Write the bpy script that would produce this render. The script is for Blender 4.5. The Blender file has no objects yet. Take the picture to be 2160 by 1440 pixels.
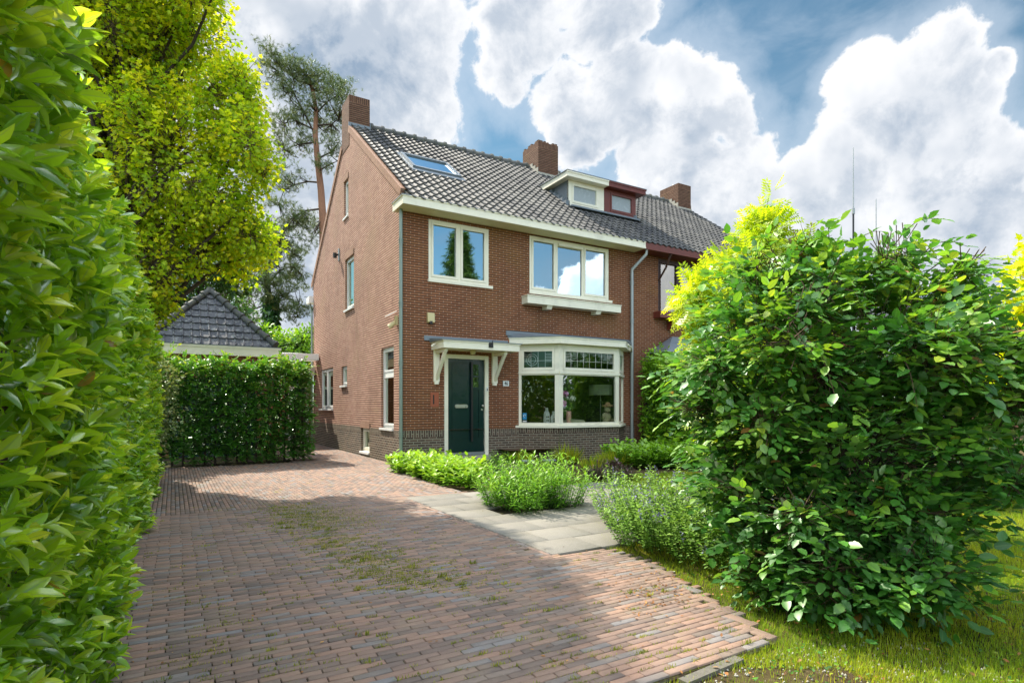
import bpy, math, random
import numpy as np
from mathutils import Vector, Matrix
random.seed(7)
R0 = np.random.default_rng(11)
S = bpy.context.scene
COL = S.collection
RAD = math.radians

# ------------------------------------------------------------------ camera
FPX, HC, HY = 1214.0, 1.4, 858.0
cam = bpy.data.cameras.new('camera')
cam_ob = bpy.data.objects.new('camera', cam)
COL.objects.link(cam_ob)
cam.sensor_width = 36.0
cam.lens = 36.0 * FPX / 2160.0
cam.shift_y = (HY - 720.0) / 2160.0
cam.clip_start = 0.05
cam.clip_end = 3000
cam_ob.location = (0, 0, HC)
cam_ob.rotation_euler = (RAD(90), 0, 0)
S.camera = cam_ob

# ------------------------------------------------------------------ light
S.view_settings.view_transform = 'Standard'
S.view_settings.look = 'None'
S.view_settings.exposure = 1.35
S.view_settings.gamma = 1.0
SUN_EL = 50.0
SUNH = Vector((-0.75, 0.661))
SUNV = Vector((SUNH.x * math.cos(RAD(SUN_EL)), SUNH.y * math.cos(RAD(SUN_EL)), math.sin(RAD(SUN_EL))))
sun = bpy.data.lights.new('sun', 'SUN')
sun.energy = 3.3
sun.angle = RAD(0.55)
sun.color = (1.0, 0.91, 0.76)
sun_ob = bpy.data.objects.new('sun', sun)
COL.objects.link(sun_ob)
sun_ob.rotation_euler = SUNV.to_track_quat('Z', 'Y').to_euler()
sun_ob.location = (-8, 10, 25)


class NT:
    """tiny node-tree writer"""
    def __init__(s, tree):
        s.t = tree
        s.n = tree.nodes
        s.l = tree.links

    def node(s, typ, **kw):
        n = s.n.new(typ)
        for k, v in kw.items():
            setattr(n, k, v)
        return n

    def put(s, sock, v):
        if v is None:
            return
        if hasattr(v, 'is_output') or isinstance(v, bpy.types.NodeSocket):
            s.l.new(v, sock)
        else:
            try:
                sock.default_value = v
            except Exception:
                sock.default_value = tuple(v) + (1.0,)

    def m(s, op, a, b=None, c=None, clamp=False):
        n = s.node('ShaderNodeMath', operation=op, use_clamp=clamp)
        s.put(n.inputs[0], a); s.put(n.inputs[1], b)
        if c is not None:
            s.put(n.inputs[2], c)
        return n.outputs[0]

    def v(s, op, a, b=None, scale=None):
        n = s.node('ShaderNodeVectorMath', operation=op)
        s.put(n.inputs[0], a)
        if b is not None:
            s.put(n.inputs[1], b)
        if scale is not None:
            s.put(n.inputs['Scale'], scale)
        return n.outputs['Value'] if op in ('DISTANCE', 'LENGTH', 'DOT_PRODUCT') else n.outputs[0]

    def noise(s, vec, scale, detail=3.0, rough=0.5, dist=0.0, col=False):
        n = s.node('ShaderNodeTexNoise')
        s.put(n.inputs['Vector'], vec)
        n.inputs['Scale'].default_value = scale
        n.inputs['Detail'].default_value = detail
        n.inputs['Roughness'].default_value = rough
        n.inputs['Distortion'].default_value = dist
        return n.outputs['Color'] if col else n.outputs['Fac']

    def mix(s, f, a, b, typ='MIX'):
        n = s.node('ShaderNodeMix', data_type='RGBA', blend_type=typ)
        s.put(n.inputs[0], f)
        s.put(n.inputs[6], a); s.put(n.inputs[7], b)
        return n.outputs[2]

    def ramp(s, f, stops, interp='LINEAR'):
        n = s.node('ShaderNodeValToRGB')
        s.put(n.inputs[0], f)
        cr = n.color_ramp
        cr.interpolation = interp
        while len(cr.elements) > len(stops):
            cr.elements.remove(cr.elements[-1])
        while len(cr.elements) < len(stops):
            cr.elements.new(1.0)
        for e, (p, c) in zip(cr.elements, stops):
            e.position = p
            e.color = tuple(c) + (1.0,) if len(c) == 3 else c
        return n.outputs[0]

    def smooth(s, x, a, b):
        n = s.node('ShaderNodeMapRange', interpolation_type='SMOOTHSTEP')
        s.put(n.inputs[0], x)
        n.inputs[1].default_value = a
        n.inputs[2].default_value = b
        return n.outputs[0]

    def bump(s, h, strength, dist=0.01, normal=None):
        n = s.node('ShaderNodeBump')
        n.inputs['Strength'].default_value = strength
        n.inputs['Distance'].default_value = dist
        s.put(n.inputs['Height'], h)
        if normal is not None:
            s.put(n.inputs['Normal'], normal)
        return n.outputs[0]


# ------------------------------------------------------------------ sky with cumulus
world = bpy.data.worlds.new('World')
S.world = world
world.use_nodes = True
w = NT(world.node_tree)
w.n.clear()
CLOUDS = [  # photo px centre, radius, weight
    (560, 60, 230, 1.0), (700, 190, 210, 1.0), (860, 70, 150, 1.0), (880, 240, 120, 1.0), (820, 330, 120, .8), (650, 330, 160, .8),
    (1130, 70, 130, 1.0), (1260, 20, 125, 1.0), (1080, 150, 95, 1.0), (1200, 200, 95, .9), (1340, 40, 70, .7),
    (1330, 210, 120, 1.0), (1450, 230, 125, 1.0), (1250, 280, 90, .8), (1540, 260, 75, .8), (1420, 360, 130, .9), (1560, 360, 95, .9),
    (1960, 150, 115, 1.1), (1880, 200, 110, 1.1), (1970, 300, 150, 1.1), (1790, 350, 110, 1.0), (1690, 400, 95, 1.0), (1600, 440, 95, .9),
    (2105, 150, 42, .9), (2070, 200, 50, .7), (2060, 380, 150, 1.1), (2150, 330, 80, 1.0), (1850, 450, 180, 1.0), (2120, 480, 170, 1.0),
    (1500, 460, 120, .9), (500, 350, 220, .8), (620, 560, 220, .8),
]
grp = bpy.data.node_groups.new('cloud_density', 'ShaderNodeTree')
grp.interface.new_socket('Dir', in_out='INPUT', socket_type='NodeSocketVector')
grp.interface.new_socket('Density', in_out='OUTPUT', socket_type='NodeSocketFloat')
g = NT(grp)
gi = g.node('NodeGroupInput'); go = g.node('NodeGroupOutput')
d0 = gi.outputs[0]
warp = g.v('SCALE', g.v('SUBTRACT', g.noise(d0, 5.0, 3.0, .5, col=True), (0.5, 0.5, 0.5)), scale=0.085)
dw = g.v('ADD', d0, warp)
field = None
blobs = []
for (x, y, r, k) in CLOUDS:
    a, b = (x - 1080) / FPX, (HY - y) / FPX
    q = math.sqrt(1 + a * a + b * b)
    blobs.append((Vector((a, 1, b)) / q, r / FPX / q * 0.90, k))
# the sky behind the camera, seen only in the window panes
for dvec, r, k in [((.90, -.43, .05), .15, 1.1), ((.96, -.33, .15), .10, 1.0), ((.98, -.20, .14), .12, 1.0), ((.6, -.8, .1), .2, .9), ((-.9, -.2, .5), .3, .9),
                   ((0, -.8, .6), .35, .9), ((.3, .1, .95), .35, .9), ((-.6, .2, .8), .35, .9), ((-.98, .3, .15), .3, .9)]:
    blobs.append((Vector(dvec).normalized(), r, k))
for c, r, k in blobs:
    e = g.m('MULTIPLY_ADD', g.v('DISTANCE', dw, tuple(c)), -1.0 / r, 1.0)
    e = g.m('MULTIPLY', e, k)
    field = e if field is None else g.m('SMOOTH_MAX', field, e, 0.12)
field = g.m('SMOOTH_MIN', field, 0.42, 0.35)
fb = g.noise(dw, 8.5, 10.0, .62)
fbl = g.noise(d0, 2.2, 3.0, .5)
dens = g.m('ADD', field, g.m('MULTIPLY', g.m('SUBTRACT', fb, 0.5), 1.75))
dens = g.m('ADD', dens, g.m('MULTIPLY', g.m('SUBTRACT', fbl, 0.5), 0.35))
g.l.new(dens, go.inputs[0])

tc = w.node('ShaderNodeTexCoord')
D = w.v('NORMALIZE', tc.outputs['Generated'])


def cloud_at(vec):
    n = w.node('ShaderNodeGroup')
    n.node_tree = grp
    w.put(n.inputs[0], vec)
    return n.outputs[0]


d1 = cloud_at(D)
d2 = cloud_at(w.v('ADD', D, (-0.022, 0.0, 0.038)))
cov = w.smooth(d1, -0.03, 0.11)
lit = w.smooth(w.m('SUBTRACT', d1, d2), -0.30, 0.16)
thick = w.smooth(d1, 0.12, 0.60)
grey = w.smooth(w.noise(D, 3.1, 5.0, .55), 0.36, 0.56)
shade = w.m('MULTIPLY', w.m('MULTIPLY', thick, grey), 0.85)
sh2 = w.m('ADD', w.m('MULTIPLY', w.m('SUBTRACT', 1.0, lit), 0.50), w.m('MULTIPLY', shade, 0.80), clamp=True)
sh2 = w.m('MULTIPLY', sh2, w.smooth(d1, -0.02, 0.30))
ccol = w.mix(sh2, (0.405, 0.41, 0.42, 1), (0.130, 0.172, 0.228, 1))
# added fill: sky behind the camera and overhead brightened to lift the shade
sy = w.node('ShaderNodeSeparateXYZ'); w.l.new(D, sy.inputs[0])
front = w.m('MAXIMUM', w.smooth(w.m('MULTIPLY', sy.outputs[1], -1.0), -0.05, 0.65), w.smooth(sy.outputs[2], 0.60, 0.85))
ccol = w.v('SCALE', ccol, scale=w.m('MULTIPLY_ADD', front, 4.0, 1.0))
sky = w.node('ShaderNodeTexSky')
sky.sky_type = 'NISHITA'
sky.sun_disc = False
sky.sun_elevation = RAD(SUN_EL)
sky.sun_rotation = math.atan2(SUNH.x, SUNH.y)
sky.air_density = 1.0
sky.dust_density = 0.3
sky.ozone_density = 1.2
# thin high streaks over the blue
st = w.noise(w.v('MULTIPLY', D, (2.0, 9.0, 14.0)), 1.0, 5.0, .6, .6)
streak = w.m('MAXIMUM', w.m('MULTIPLY', w.smooth(st, 0.40, 0.75), 0.30), w.m('MULTIPLY', w.smooth(d1, -0.85, 0.05), 0.50))
bgs = w.node('ShaderNodeBackground'); bgs.inputs[1].default_value = 0.049
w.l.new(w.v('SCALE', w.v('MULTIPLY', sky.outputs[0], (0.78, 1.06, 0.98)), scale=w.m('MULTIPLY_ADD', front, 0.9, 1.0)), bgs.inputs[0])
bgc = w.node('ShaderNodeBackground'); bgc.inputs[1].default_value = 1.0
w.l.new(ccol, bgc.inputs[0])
bst = w.node('ShaderNodeBackground'); bst.inputs[1].default_value = 1.0
bst.inputs[0].default_value = (0.30, 0.34, 0.39, 1)
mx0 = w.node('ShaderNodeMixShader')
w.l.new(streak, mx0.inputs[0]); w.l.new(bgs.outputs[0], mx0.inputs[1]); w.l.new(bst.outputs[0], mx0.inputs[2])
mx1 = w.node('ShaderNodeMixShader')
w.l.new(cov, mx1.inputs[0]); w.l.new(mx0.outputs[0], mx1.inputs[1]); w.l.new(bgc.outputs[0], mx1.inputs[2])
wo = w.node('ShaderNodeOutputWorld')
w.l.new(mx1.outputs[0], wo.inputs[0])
world.cycles.sampling_method = 'MANUAL'
world.cycles.sample_map_resolution = 1024

S.render.engine = 'CYCLES'
S.cycles.use_denoising = True
try:
    S.cycles.denoiser = 'OPENIMAGEDENOISE'
    S.cycles.denoising_prefilter = 'ACCURATE'
except Exception:
    pass
S.cycles.max_bounces = 10
S.cycles.diffuse_bounces = 6
S.cycles.glossy_bounces = 3
S.cycles.transmission_bounces = 5
S.cycles.transparent_max_bounces = 10
S.cycles.sample_clamp_indirect = 6.0
S.cycles.caustics_reflective = False
S.cycles.caustics_refractive = False

# ------------------------------------------------------------------ house frame of reference
ANG = math.atan2(715.0, FPX)
CA, SA = math.cos(ANG), math.sin(ANG)
XC, YC = -232 / 88.0, FPX / 88.0


def W(u, v, z=0.0):
    """house coordinates (u along the facade, v back along the side wall) to world"""
    return Vector((XC + u * CA - v * SA, YC + u * SA + v * CA, z))


def P(px, depth, py=None):
    """a point that stands at distance `depth` under photo column px"""
    x = (px - 1080) / FPX * depth
    if py is None:
        return Vector((x, depth, 0))
    return Vector((x, depth, HC + (HY - py) / FPX * depth))


# ------------------------------------------------------------------ material helpers
def new_mat(name):
    m = bpy.data.materials.new(name)
    m.use_nodes = True
    t = NT(m.node_tree)
    t.n.clear()
    out = t.node('ShaderNodeOutputMaterial')
    return m, t, out


def principled(t, col, rough=0.6, normal=None, metallic=0.0, spec=0.5):
    p = t.node('ShaderNodeBsdfPrincipled')
    t.put(p.inputs['Base Color'], col)
    t.put(p.inputs['Roughness'], rough)
    p.inputs['Metallic'].default_value = metallic
    try:
        p.inputs['Specular IOR Level'].default_value = spec
    except Exception:
        pass
    if normal is not None:
        t.put(p.inputs['Normal'], normal)
    return p


def painted(name, col, rough=0.45, var=0.10, scale=9.0, metallic=0.0, spec=0.5, grime=0.25, bump=0.15):
    m, t, out = new_mat(name)
    co = t.node('ShaderNodeTexCoord').outputs['Object']
    n1 = t.noise(co, scale, 5, .6)
    n2 = t.noise(co, scale * 0.23, 4, .6)
    c = Vector(col[:3])
    base = t.mix(n1, tuple(c * (1 - var)) + (1,), tuple(min(1, x * (1 + var)) for x in c) + (1,))
    g_ = t.m('MULTIPLY', t.smooth(n2, .5, .75), grime)
    base = t.mix(g_, base, tuple(c * 0.55) + (1,))
    r = t.m('MULTIPLY_ADD', n1, 0.25, rough - 0.12)
    p = principled(t, base, r, t.bump(t.noise(co, scale * 6, 3, .6), bump, .004), metallic, spec)
    t.l.new(p.outputs[0], out.inputs[0])
    return m


def brick_mat(name, c1, c2, mort, hjoint, pitch=0.0614, blen=0.215, tint=None, bumpd=0.012, big=1.0, patch=None):
    m, t, out = new_mat(name)
    uv = t.node('ShaderNodeUVMap').outputs[0]
    wob = t.v('SCALE', t.v('SUBTRACT', t.noise(uv, 6.0, 2, .5, col=True), (.5, .5, .5)), scale=0.006 * big)
    uvw = t.v('ADD', uv, wob)
    b = t.node('ShaderNodeTexBrick')
    t.l.new(uvw, b.inputs['Vector'])
    b.offset = 0.5
    b.inputs['Color1'].default_value = (0, 0, 0, 1)
    b.inputs['Color2'].default_value = (1, 1, 1, 1)
    b.inputs['Mortar'].default_value = (.5, .5, .5, 1)
    b.inputs['Scale'].default_value = 1.0
    b.inputs['Mortar Size'].default_value = 0.0052 * big
    b.inputs['Mortar Smooth'].default_value = 0.25
    b.inputs['Bias'].default_value = 0.0
    b.inputs['Brick Width'].default_value = blen
    b.inputs['Row Height'].default_value = pitch
    rnd = b.outputs['Color']
    sep = t.node('ShaderNodeSeparateXYZ'); t.l.new(uvw, sep.inputs[0])
    fr = t.m('FRACT', t.m('DIVIDE', sep.outputs[1], pitch))
    hj = t.m('ADD', t.smooth(fr, 0.80, 0.86), t.m('SUBTRACT', 1.0, t.smooth(fr, 0.11, 0.17)), clamp=True)
    n1 = t.noise(uv, 0.9, 5, .6)
    n2 = t.noise(uv, 45.0, 4, .6)
    base = t.mix(rnd, c1 + (1,), c2 + (1,))
    base = t.mix(t.m('MULTIPLY', t.smooth(n1, .42, .68), .42), base, tuple(Vector(c1) * .52) + (1,))
    base = t.mix(t.m('MULTIPLY', n2, .35), base, tuple(Vector(c2) * 1.25) + (1,))
    ns = t.noise(t.v('MULTIPLY', uv, (3.2, .35, 1)), 1.0, 5, .65)
    base = t.mix(t.m('MULTIPLY', t.smooth(ns, .52, .72), .38), base, tuple(Vector(c1) * .6) + (1,))
    nb_ = t.noise(uv, 3.3, 5, .7)
    base = t.mix(t.m('MULTIPLY', t.smooth(nb_, .58, .76), .16), base, (.50, .36, .26, 1))
    if tint is not None:
        n3 = t.noise(uv, 0.55, 4, .6, .5)
        base = t.mix(t.m('MULTIPLY', t.smooth(n3, .48, .72), .5), base, tint + (1,))
    if patch is not None:
        n4 = t.noise(uv, 12.0, 5, .7)
        base = t.mix(t.m('MULTIPLY', t.smooth(n4, .60, .72), .7), base, patch + (1,))
    jc = t.mix(hj, mort + (1,), hjoint + (1,))  # dark hjoint colours stand for shade in the recessed bed joints
    allj = t.m('MAXIMUM', b.outputs['Fac'], hj)
    colr = t.mix(allj, base, jc)
    h = t.m('SUBTRACT', t.m('MULTIPLY', n2, .25), t.m('MAXIMUM', t.m('MULTIPLY', b.outputs['Fac'], .5), hj))
    p = principled(t, colr, .85, t.bump(h, .8, bumpd), 0, .25)
    t.l.new(p.outputs[0], out.inputs[0])
    return m


def leaf_mat(name, stops, trans=0.45, rough=0.38, glossy=0.10, rib=None, tcol=1.15, dead=None):
    """leaf: colour from the per-leaf attribute (R random, G midrib, B second random), lit through from behind"""
    m, t, out = new_mat(name)
    at = t.node('ShaderNodeAttribute'); at.attribute_name = 'Col'
    sp = t.node('ShaderNodeSeparateColor'); t.l.new(at.outputs['Color'], sp.inputs[0])
    base = t.ramp(sp.outputs[0], stops)
    hv = t.node('ShaderNodeHueSaturation')
    hv.inputs['Hue'].default_value = .5
    t.l.new(t.m('MULTIPLY_ADD', sp.outputs[2], .5, .75), hv.inputs['Value'])
    t.l.new(base, hv.inputs['Color'])
    base = hv.outputs[0]
    if rib:
        base = t.mix(t.m('MULTIPLY', t.smooth(sp.outputs[1], .80, 1.0), .55), base, rib + (1,))
    tb = t.node('ShaderNodeMixRGB') if False else None
    tr = t.mix(1.0, base, (tcol * 1.0, tcol * 1.0, tcol * .55, 1), 'MULTIPLY')
    df = t.node('ShaderNodeBsdfDiffuse'); t.l.new(base, df.inputs[0])
    tl = t.node('ShaderNodeBsdfTranslucent'); t.l.new(tr, tl.inputs[0])
    m1 = t.node('ShaderNodeMixShader'); m1.inputs[0].default_value = trans
    t.l.new(df.outputs[0], m1.inputs[1]); t.l.new(tl.outputs[0], m1.inputs[2])
    gl = t.node('ShaderNodeBsdfGlossy'); gl.inputs[1].default_value = rough
    gl.inputs[0].default_value = (.9, 1, .9, 1)
    lw = t.node('ShaderNodeLayerWeight'); lw.inputs[0].default_value = .35
    gf = t.m('MULTIPLY_ADD', lw.outputs['Fresnel'], glossy * 2.2, glossy * .35, clamp=True)
    m2 = t.node('ShaderNodeMixShader'); t.l.new(gf, m2.inputs[0])
    t.l.new(m1.outputs[0], m2.inputs[1]); t.l.new(gl.outputs[0], m2.inputs[2])
    t.l.new(m2.outputs[0], out.inputs[0])
    return m


def glass_mat(name, refl, tint=(0.75, 0.82, 0.80), rcol=(1, 1, 1)):
    m, t, out = new_mat(name)
    gl = t.node('ShaderNodeBsdfGlossy'); gl.inputs[1].default_value = 0.0
    gl.inputs[0].default_value = rcol + (1,)
    tr = t.node('ShaderNodeBsdfTransparent'); tr.inputs[0].default_value = tint + (1,)
    lw = t.node('ShaderNodeLayerWeight'); lw.inputs[0].default_value = .5
    co = t.node('ShaderNodeTexCoord').outputs['Object']
    nb = t.bump(t.noise(co, 1.3, 1, .5), .03, .02)
    t.l.new(nb, gl.inputs['Normal'])
    f = t.m('ADD', refl, t.m('MULTIPLY', t.m('POWER', lw.outputs['Facing'], 3.0), 1 - refl), clamp=True)
    mx = t.node('ShaderNodeMixShader'); t.l.new(f, mx.inputs[0])
    t.l.new(tr.outputs[0], mx.inputs[1]); t.l.new(gl.outputs[0], mx.inputs[2])
    t.l.new(mx.outputs[0], out.inputs[0])
    return m


M = {}
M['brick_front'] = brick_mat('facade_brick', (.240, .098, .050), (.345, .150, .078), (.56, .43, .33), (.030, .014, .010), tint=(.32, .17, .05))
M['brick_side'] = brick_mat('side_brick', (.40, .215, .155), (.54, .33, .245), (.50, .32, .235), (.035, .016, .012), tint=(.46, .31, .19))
M['plinth'] = brick_mat('plinth_brick', (.030, .022, .020), (.165, .110, .080), (.36, .33, .26), (.32, .29, .22), blen=.20, big=1.5, tint=(.13, .12, .06), bumpd=.02, patch=(.20, .19, .13))
M['chimney'] = brick_mat('chimney_brick', (.13, .062, .038), (.23, .125, .08), (.20, .14, .10), (.04, .026, .02), tint=(.20, .14, .05), patch=(.30, .24, .18))
M['verge'] = brick_mat('verge_brick', (.27, .145, .10), (.38, .22, .16), (.50, .38, .28), (.40, .26, .18), pitch=.075, blen=.30)
M['cream'] = painted('cream_paint', (.87, .83, .68), .46, .06, grime=.34)
M['white'] = painted('white_paint', (.86, .86, .83), .40, .04, grime=.14)
M['soffit'] = painted('soffit_paint', (.80, .76, .54), .6, .06)
M['redbrown'] = painted('red_brown_paint', (.16, .035, .022), .4, .2)
M['darkbrown'] = painted('dark_brown_paint', (.05, .02, .015), .5, .2)
M['green_door'] = painted('dark_green_paint', (.004, .025, .025), .20, .08, spec=.6, grime=.05, bump=.03)
M['black'] = painted('black_metal', (.012, .012, .013), .4, .2)
M['lead'] = painted('lead_sheet', (.19, .22, .25), .48, .25, metallic=.25, scale=5)
M['zinc'] = painted('zinc_pipe', (.25, .31, .28), .42, .15, metallic=.35)
M['zinc2'] = painted('light_zinc_pipe', (.36, .39, .39), .42, .12, metallic=.3)
M['concrete'] = painted('pale_concrete', (.42, .40, .34), .85, .15, scale=20, bump=.5)
M['steel'] = painted('brushed_steel', (.55, .54, .50), .3, .08, metallic=.9)
M['beige'] = painted('beige_plastic', (.60, .52, .28), .5, .08)
M['terra'] = painted('terracotta_plate', (.36, .10, .05), .7, .25)
M['bark'] = painted('tree_bark', (.055, .042, .030), .9, .35, scale=14, bump=.9)
M['pinebark'] = painted('orange_pine_bark', (.30, .145, .085), .85, .35, scale=6, bump=.9)
M['twig'] = painted('twig_bark', (.10, .06, .035), .8, .3, scale=14)
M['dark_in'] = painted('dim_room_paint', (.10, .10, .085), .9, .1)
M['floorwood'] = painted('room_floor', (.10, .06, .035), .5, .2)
M['porcelain'] = painted('white_porcelain', (.75, .76, .76), .3, .03, grime=0)
M['pinkcer'] = painted('pink_ceramic', (.75, .38, .34), .35, .05, grime=0)
M['pinkpetal'] = painted('pink_petals', (.80, .26, .62), .6, .2)
M['whitepetal'] = painted('white_petals', (.85, .83, .78), .6, .08, grime=0)
M['shade'] = painted('lampshade_fabric', (.52, .56, .40), .8, .05)
M['teddy'] = painted('teddy_plush', (.42, .36, .24), .95, .2, bump=.6)
M['hat'] = painted('brown_hat', (.40, .22, .13), .9, .2)
M['cushion'] = painted('beige_upholstery', (.46, .42, .30), .9, .1)
M['blue'] = painted('blue_sticker', (.02, .22, .45), .4, .05, grime=0)
M['stone'] = painted('grey_stone_sill', (.20, .22, .22), .7, .15)
M['glass_up'] = glass_mat('upper_window_glass', .50, (.30, .34, .34), (.72, .88, .98))
M['glass_low'] = glass_mat('bay_window_glass', .17, (.80, .86, .80))
M['glass_lead'] = glass_mat('leaded_glass', .06, (.45, .62, .45), (.6, .8, .6))
M['glass_side'] = glass_mat('side_window_glass', .40, (.45, .52, .48), (.85, 1, .86))
M['glass_sky'] = glass_mat('skylight_glass', .8, (.2, .25, .3), (.75, .90, 1.0))
M['glass_milk'] = painted('blinds_behind_glass', (.36, .40, .42), .25, .05, grime=.1)


def tile_mat(name, c1, c2, lich, amt):
    m, t, out = new_mat(name)
    at = t.node('ShaderNodeAttribute'); at.attribute_name = 'Col'
    sp = t.node('ShaderNodeSeparateColor'); t.l.new(at.outputs['Color'], sp.inputs[0])
    co = t.node('ShaderNodeTexCoord').outputs['Object']
    base = t.mix(sp.outputs[0], c1 + (1,), c2 + (1,))
    n = t.noise(co, 9.0, 6, .65)
    n2 = t.noise(co, 60.0, 3, .6)
    base = t.mix(t.m('MULTIPLY', t.smooth(n, .50, .66), amt), base, lich + (1,))
    base = t.mix(t.m('MULTIPLY', n2, .35), base, tuple(Vector(c1) * .6) + (1,))
    p = principled(t, base, t.m('MULTIPLY_ADD', n, .3, .52), t.bump(n2, .35, .005), 0, .30)
    t.l.new(p.outputs[0], out.inputs[0])
    return m


M['rooftile'] = tile_mat('roof_tile', (.055, .056, .060), (.17, .163, .150), (.23, .22, .18), .35)
M['rooftile2'] = tile_mat('garage_roof_tile', (.060, .066, .080), (.125, .13, .145), (.40, .42, .42), .55)
M['ridgetile'] = tile_mat('ridge_tile', (.08, .085, .085), (.15, .15, .14), (.22, .24, .12), .4)


# ------------------------------------------------------------------ mesh builder
class MB:
    def __init__(s):
        s.v, s.f, s.uv, s.mi, s.c = [], [], [], [], []
        s.cur = 0
        s.col = None

    def face(s, pts, uv=None, out=None):
        pts = [Vector(p) for p in pts]
        n = Vector((0, 0, 0))
        for i in range(len(pts)):
            a, b = pts[i], pts[(i + 1) % len(pts)]
            n += Vector(((a.y - b.y) * (a.z + b.z), (a.z - b.z) * (a.x + b.x), (a.x - b.x) * (a.y + b.y)))
        if n.length < 1e-12:
            return
        n.normalize()
        if out is not None and n.dot(Vector(out)) < 0:
            pts.reverse(); n = -n
            if uv: uv = uv[::-1]
        if uv is None:
            if abs(n.z) > .999:
                uv = [(p.x, p.y) for p in pts]
            else:
                t = Vector((0, 0, 1)).cross(n).normalized()
                b = n.cross(t)
                uv = [(p.dot(t), p.dot(b)) for p in pts]
        i0 = len(s.v)
        s.v += [tuple(p) for p in pts]
        s.f.append(tuple(range(i0, i0 + len(pts))))
        s.uv.append(uv)
        s.mi.append(s.cur)
        s.c.append(s.col)

    def hexa(s, p):
        """8 corners: 0-3 bottom ring, 4-7 top ring"""
        p = [Vector(q) for q in p]
        c = sum(p, Vector()) / 8
        for q in ((0, 1, 2, 3), (4, 5, 6, 7), (0, 1, 5, 4), (1, 2, 6, 5), (2, 3, 7, 6), (3, 0, 4, 7)):
            pts = [p[i] for i in q]
            fc = sum(pts, Vector()) / 4
            s.face(pts, out=fc - c)

    def box(s, x0, x1, y0, y1, z0, z1):
        s.hexa([(x0, y0, z0), (x1, y0, z0), (x1, y1, z0), (x0, y1, z0), (x0, y0, z1), (x1, y0, z1), (x1, y1, z1), (x0, y1, z1)])

    def obox(s, O, T, N, t0, t1, n0, n1, z0, z1):
        """box in a wall frame: T along the wall, N outwards"""
        O, T, N = Vector(O), Vector(T), Vector(N)
        q = lambda t, n, z: O + T * t + N * n + Vector((0, 0, z))
        s.hexa([q(t0, n0, z0), q(t1, n0, z0), q(t1, n1, z0), q(t0, n1, z0), q(t0, n0, z1), q(t1, n0, z1), q(t1, n1, z1), q(t0, n1, z1)])

    def prism(s, poly, z0, z1):
        c = Vector((sum(p[0] for p in poly) / len(poly), sum(p[1] for p in poly) / len(poly), 0))
        s.face([(x, y, z1) for x, y in poly], out=(0, 0, 1))
        s.face([(x, y, z0) for x, y in poly], out=(0, 0, -1))
        for i in range(len(poly)):
            a, b = poly[i], poly[(i + 1) % len(poly)]
            e = Vector((b[0] - a[0], b[1] - a[1], 0))
            nn = Vector((e.y, -e.x, 0))
            if nn.dot(Vector((a[0], a[1], 0)) - c) < 0: nn = -nn
            s.face([(a[0], a[1], z0), (b[0], b[1], z0), (b[0], b[1], z1), (a[0], a[1], z1)], out=nn)

    def slab(s, O, T, N, t0, t1, z0, z1, nf, nb, holes=(), back=False):
        """panel with holes: front face at nf, going back to nb"""
        O, T, N = Vector(O), Vector(T), Vector(N)
        q = lambda t, n, z: O + T * t + N * n + Vector((0, 0, z))
        ts = sorted({t0, t1, *[h[0] for h in holes], *[h[1] for h in holes]})
        zs = sorted({z0, z1, *[h[2] for h in holes], *[h[3] for h in holes]})
        for a, b in zip(ts, ts[1:]):
            for c, d in zip(zs, zs[1:]):
                tm, zm = (a + b) / 2, (c + d) / 2
                if any(h[0] < tm < h[1] and h[2] < zm < h[3] for h in holes):
                    continue
                s.face([q(a, nf, c), q(b, nf, c), q(b, nf, d), q(a, nf, d)], out=N)
        Z = Vector((0, 0, 1))
        for h, sg in [((t0, t1, z0, z1), 1)] + [(h, -1) for h in holes]:
            a, b, c, d = h[:4]
            s.face([q(a, nf, c), q(b, nf, c), q(b, nb, c), q(a, nb, c)], out=-Z * sg)
            s.face([q(a, nf, d), q(b, nf, d), q(b, nb, d), q(a, nb, d)], out=Z * sg)
            s.face([q(a, nf, c), q(a, nf, d), q(a, nb, d), q(a, nb, c)], out=-T * sg)
            s.face([q(b, nf, c), q(b, nf, d), q(b, nb, d), q(b, nb, c)], out=T * sg)

    def wall(s, O, T, N, L, z0, top, holes=(), brk=(), depth=.11, uvo=0.0):
        O, T, N = Vector(O), Vector(T), Vector(N)
        if not callable(top):
            tv = top; top = lambda t: tv
        q = lambda t, n, z: O + T * t + N * n + Vector((0, 0, z))
        ts = sorted({0.0, L, *brk, *[h[0] for h in holes], *[h[1] for h in holes]})
        for a, b in zip(ts, ts[1:]):
            tm = (a + b) / 2
            hs = sorted([h for h in holes if h[0] < tm < h[1]], key=lambda h: h[2])
            lo = z0
            for h in hs:
                if h[2] > lo + 1e-6:
                    s.face([q(a, 0, lo), q(b, 0, lo), q(b, 0, h[2]), q(a, 0, h[2])], [(a + uvo, lo), (b + uvo, lo), (b + uvo, h[2]), (a + uvo, h[2])], out=N)
                lo = h[3]
            if top(tm) > lo + 1e-6:
                s.face([q(a, 0, lo), q(b, 0, lo), q(b, 0, top(b)), q(a, 0, top(a))], [(a + uvo, lo), (b + uvo, lo), (b + uvo, top(b)), (a + uvo, top(a))], out=N)
        Z = Vector((0, 0, 1))
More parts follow.
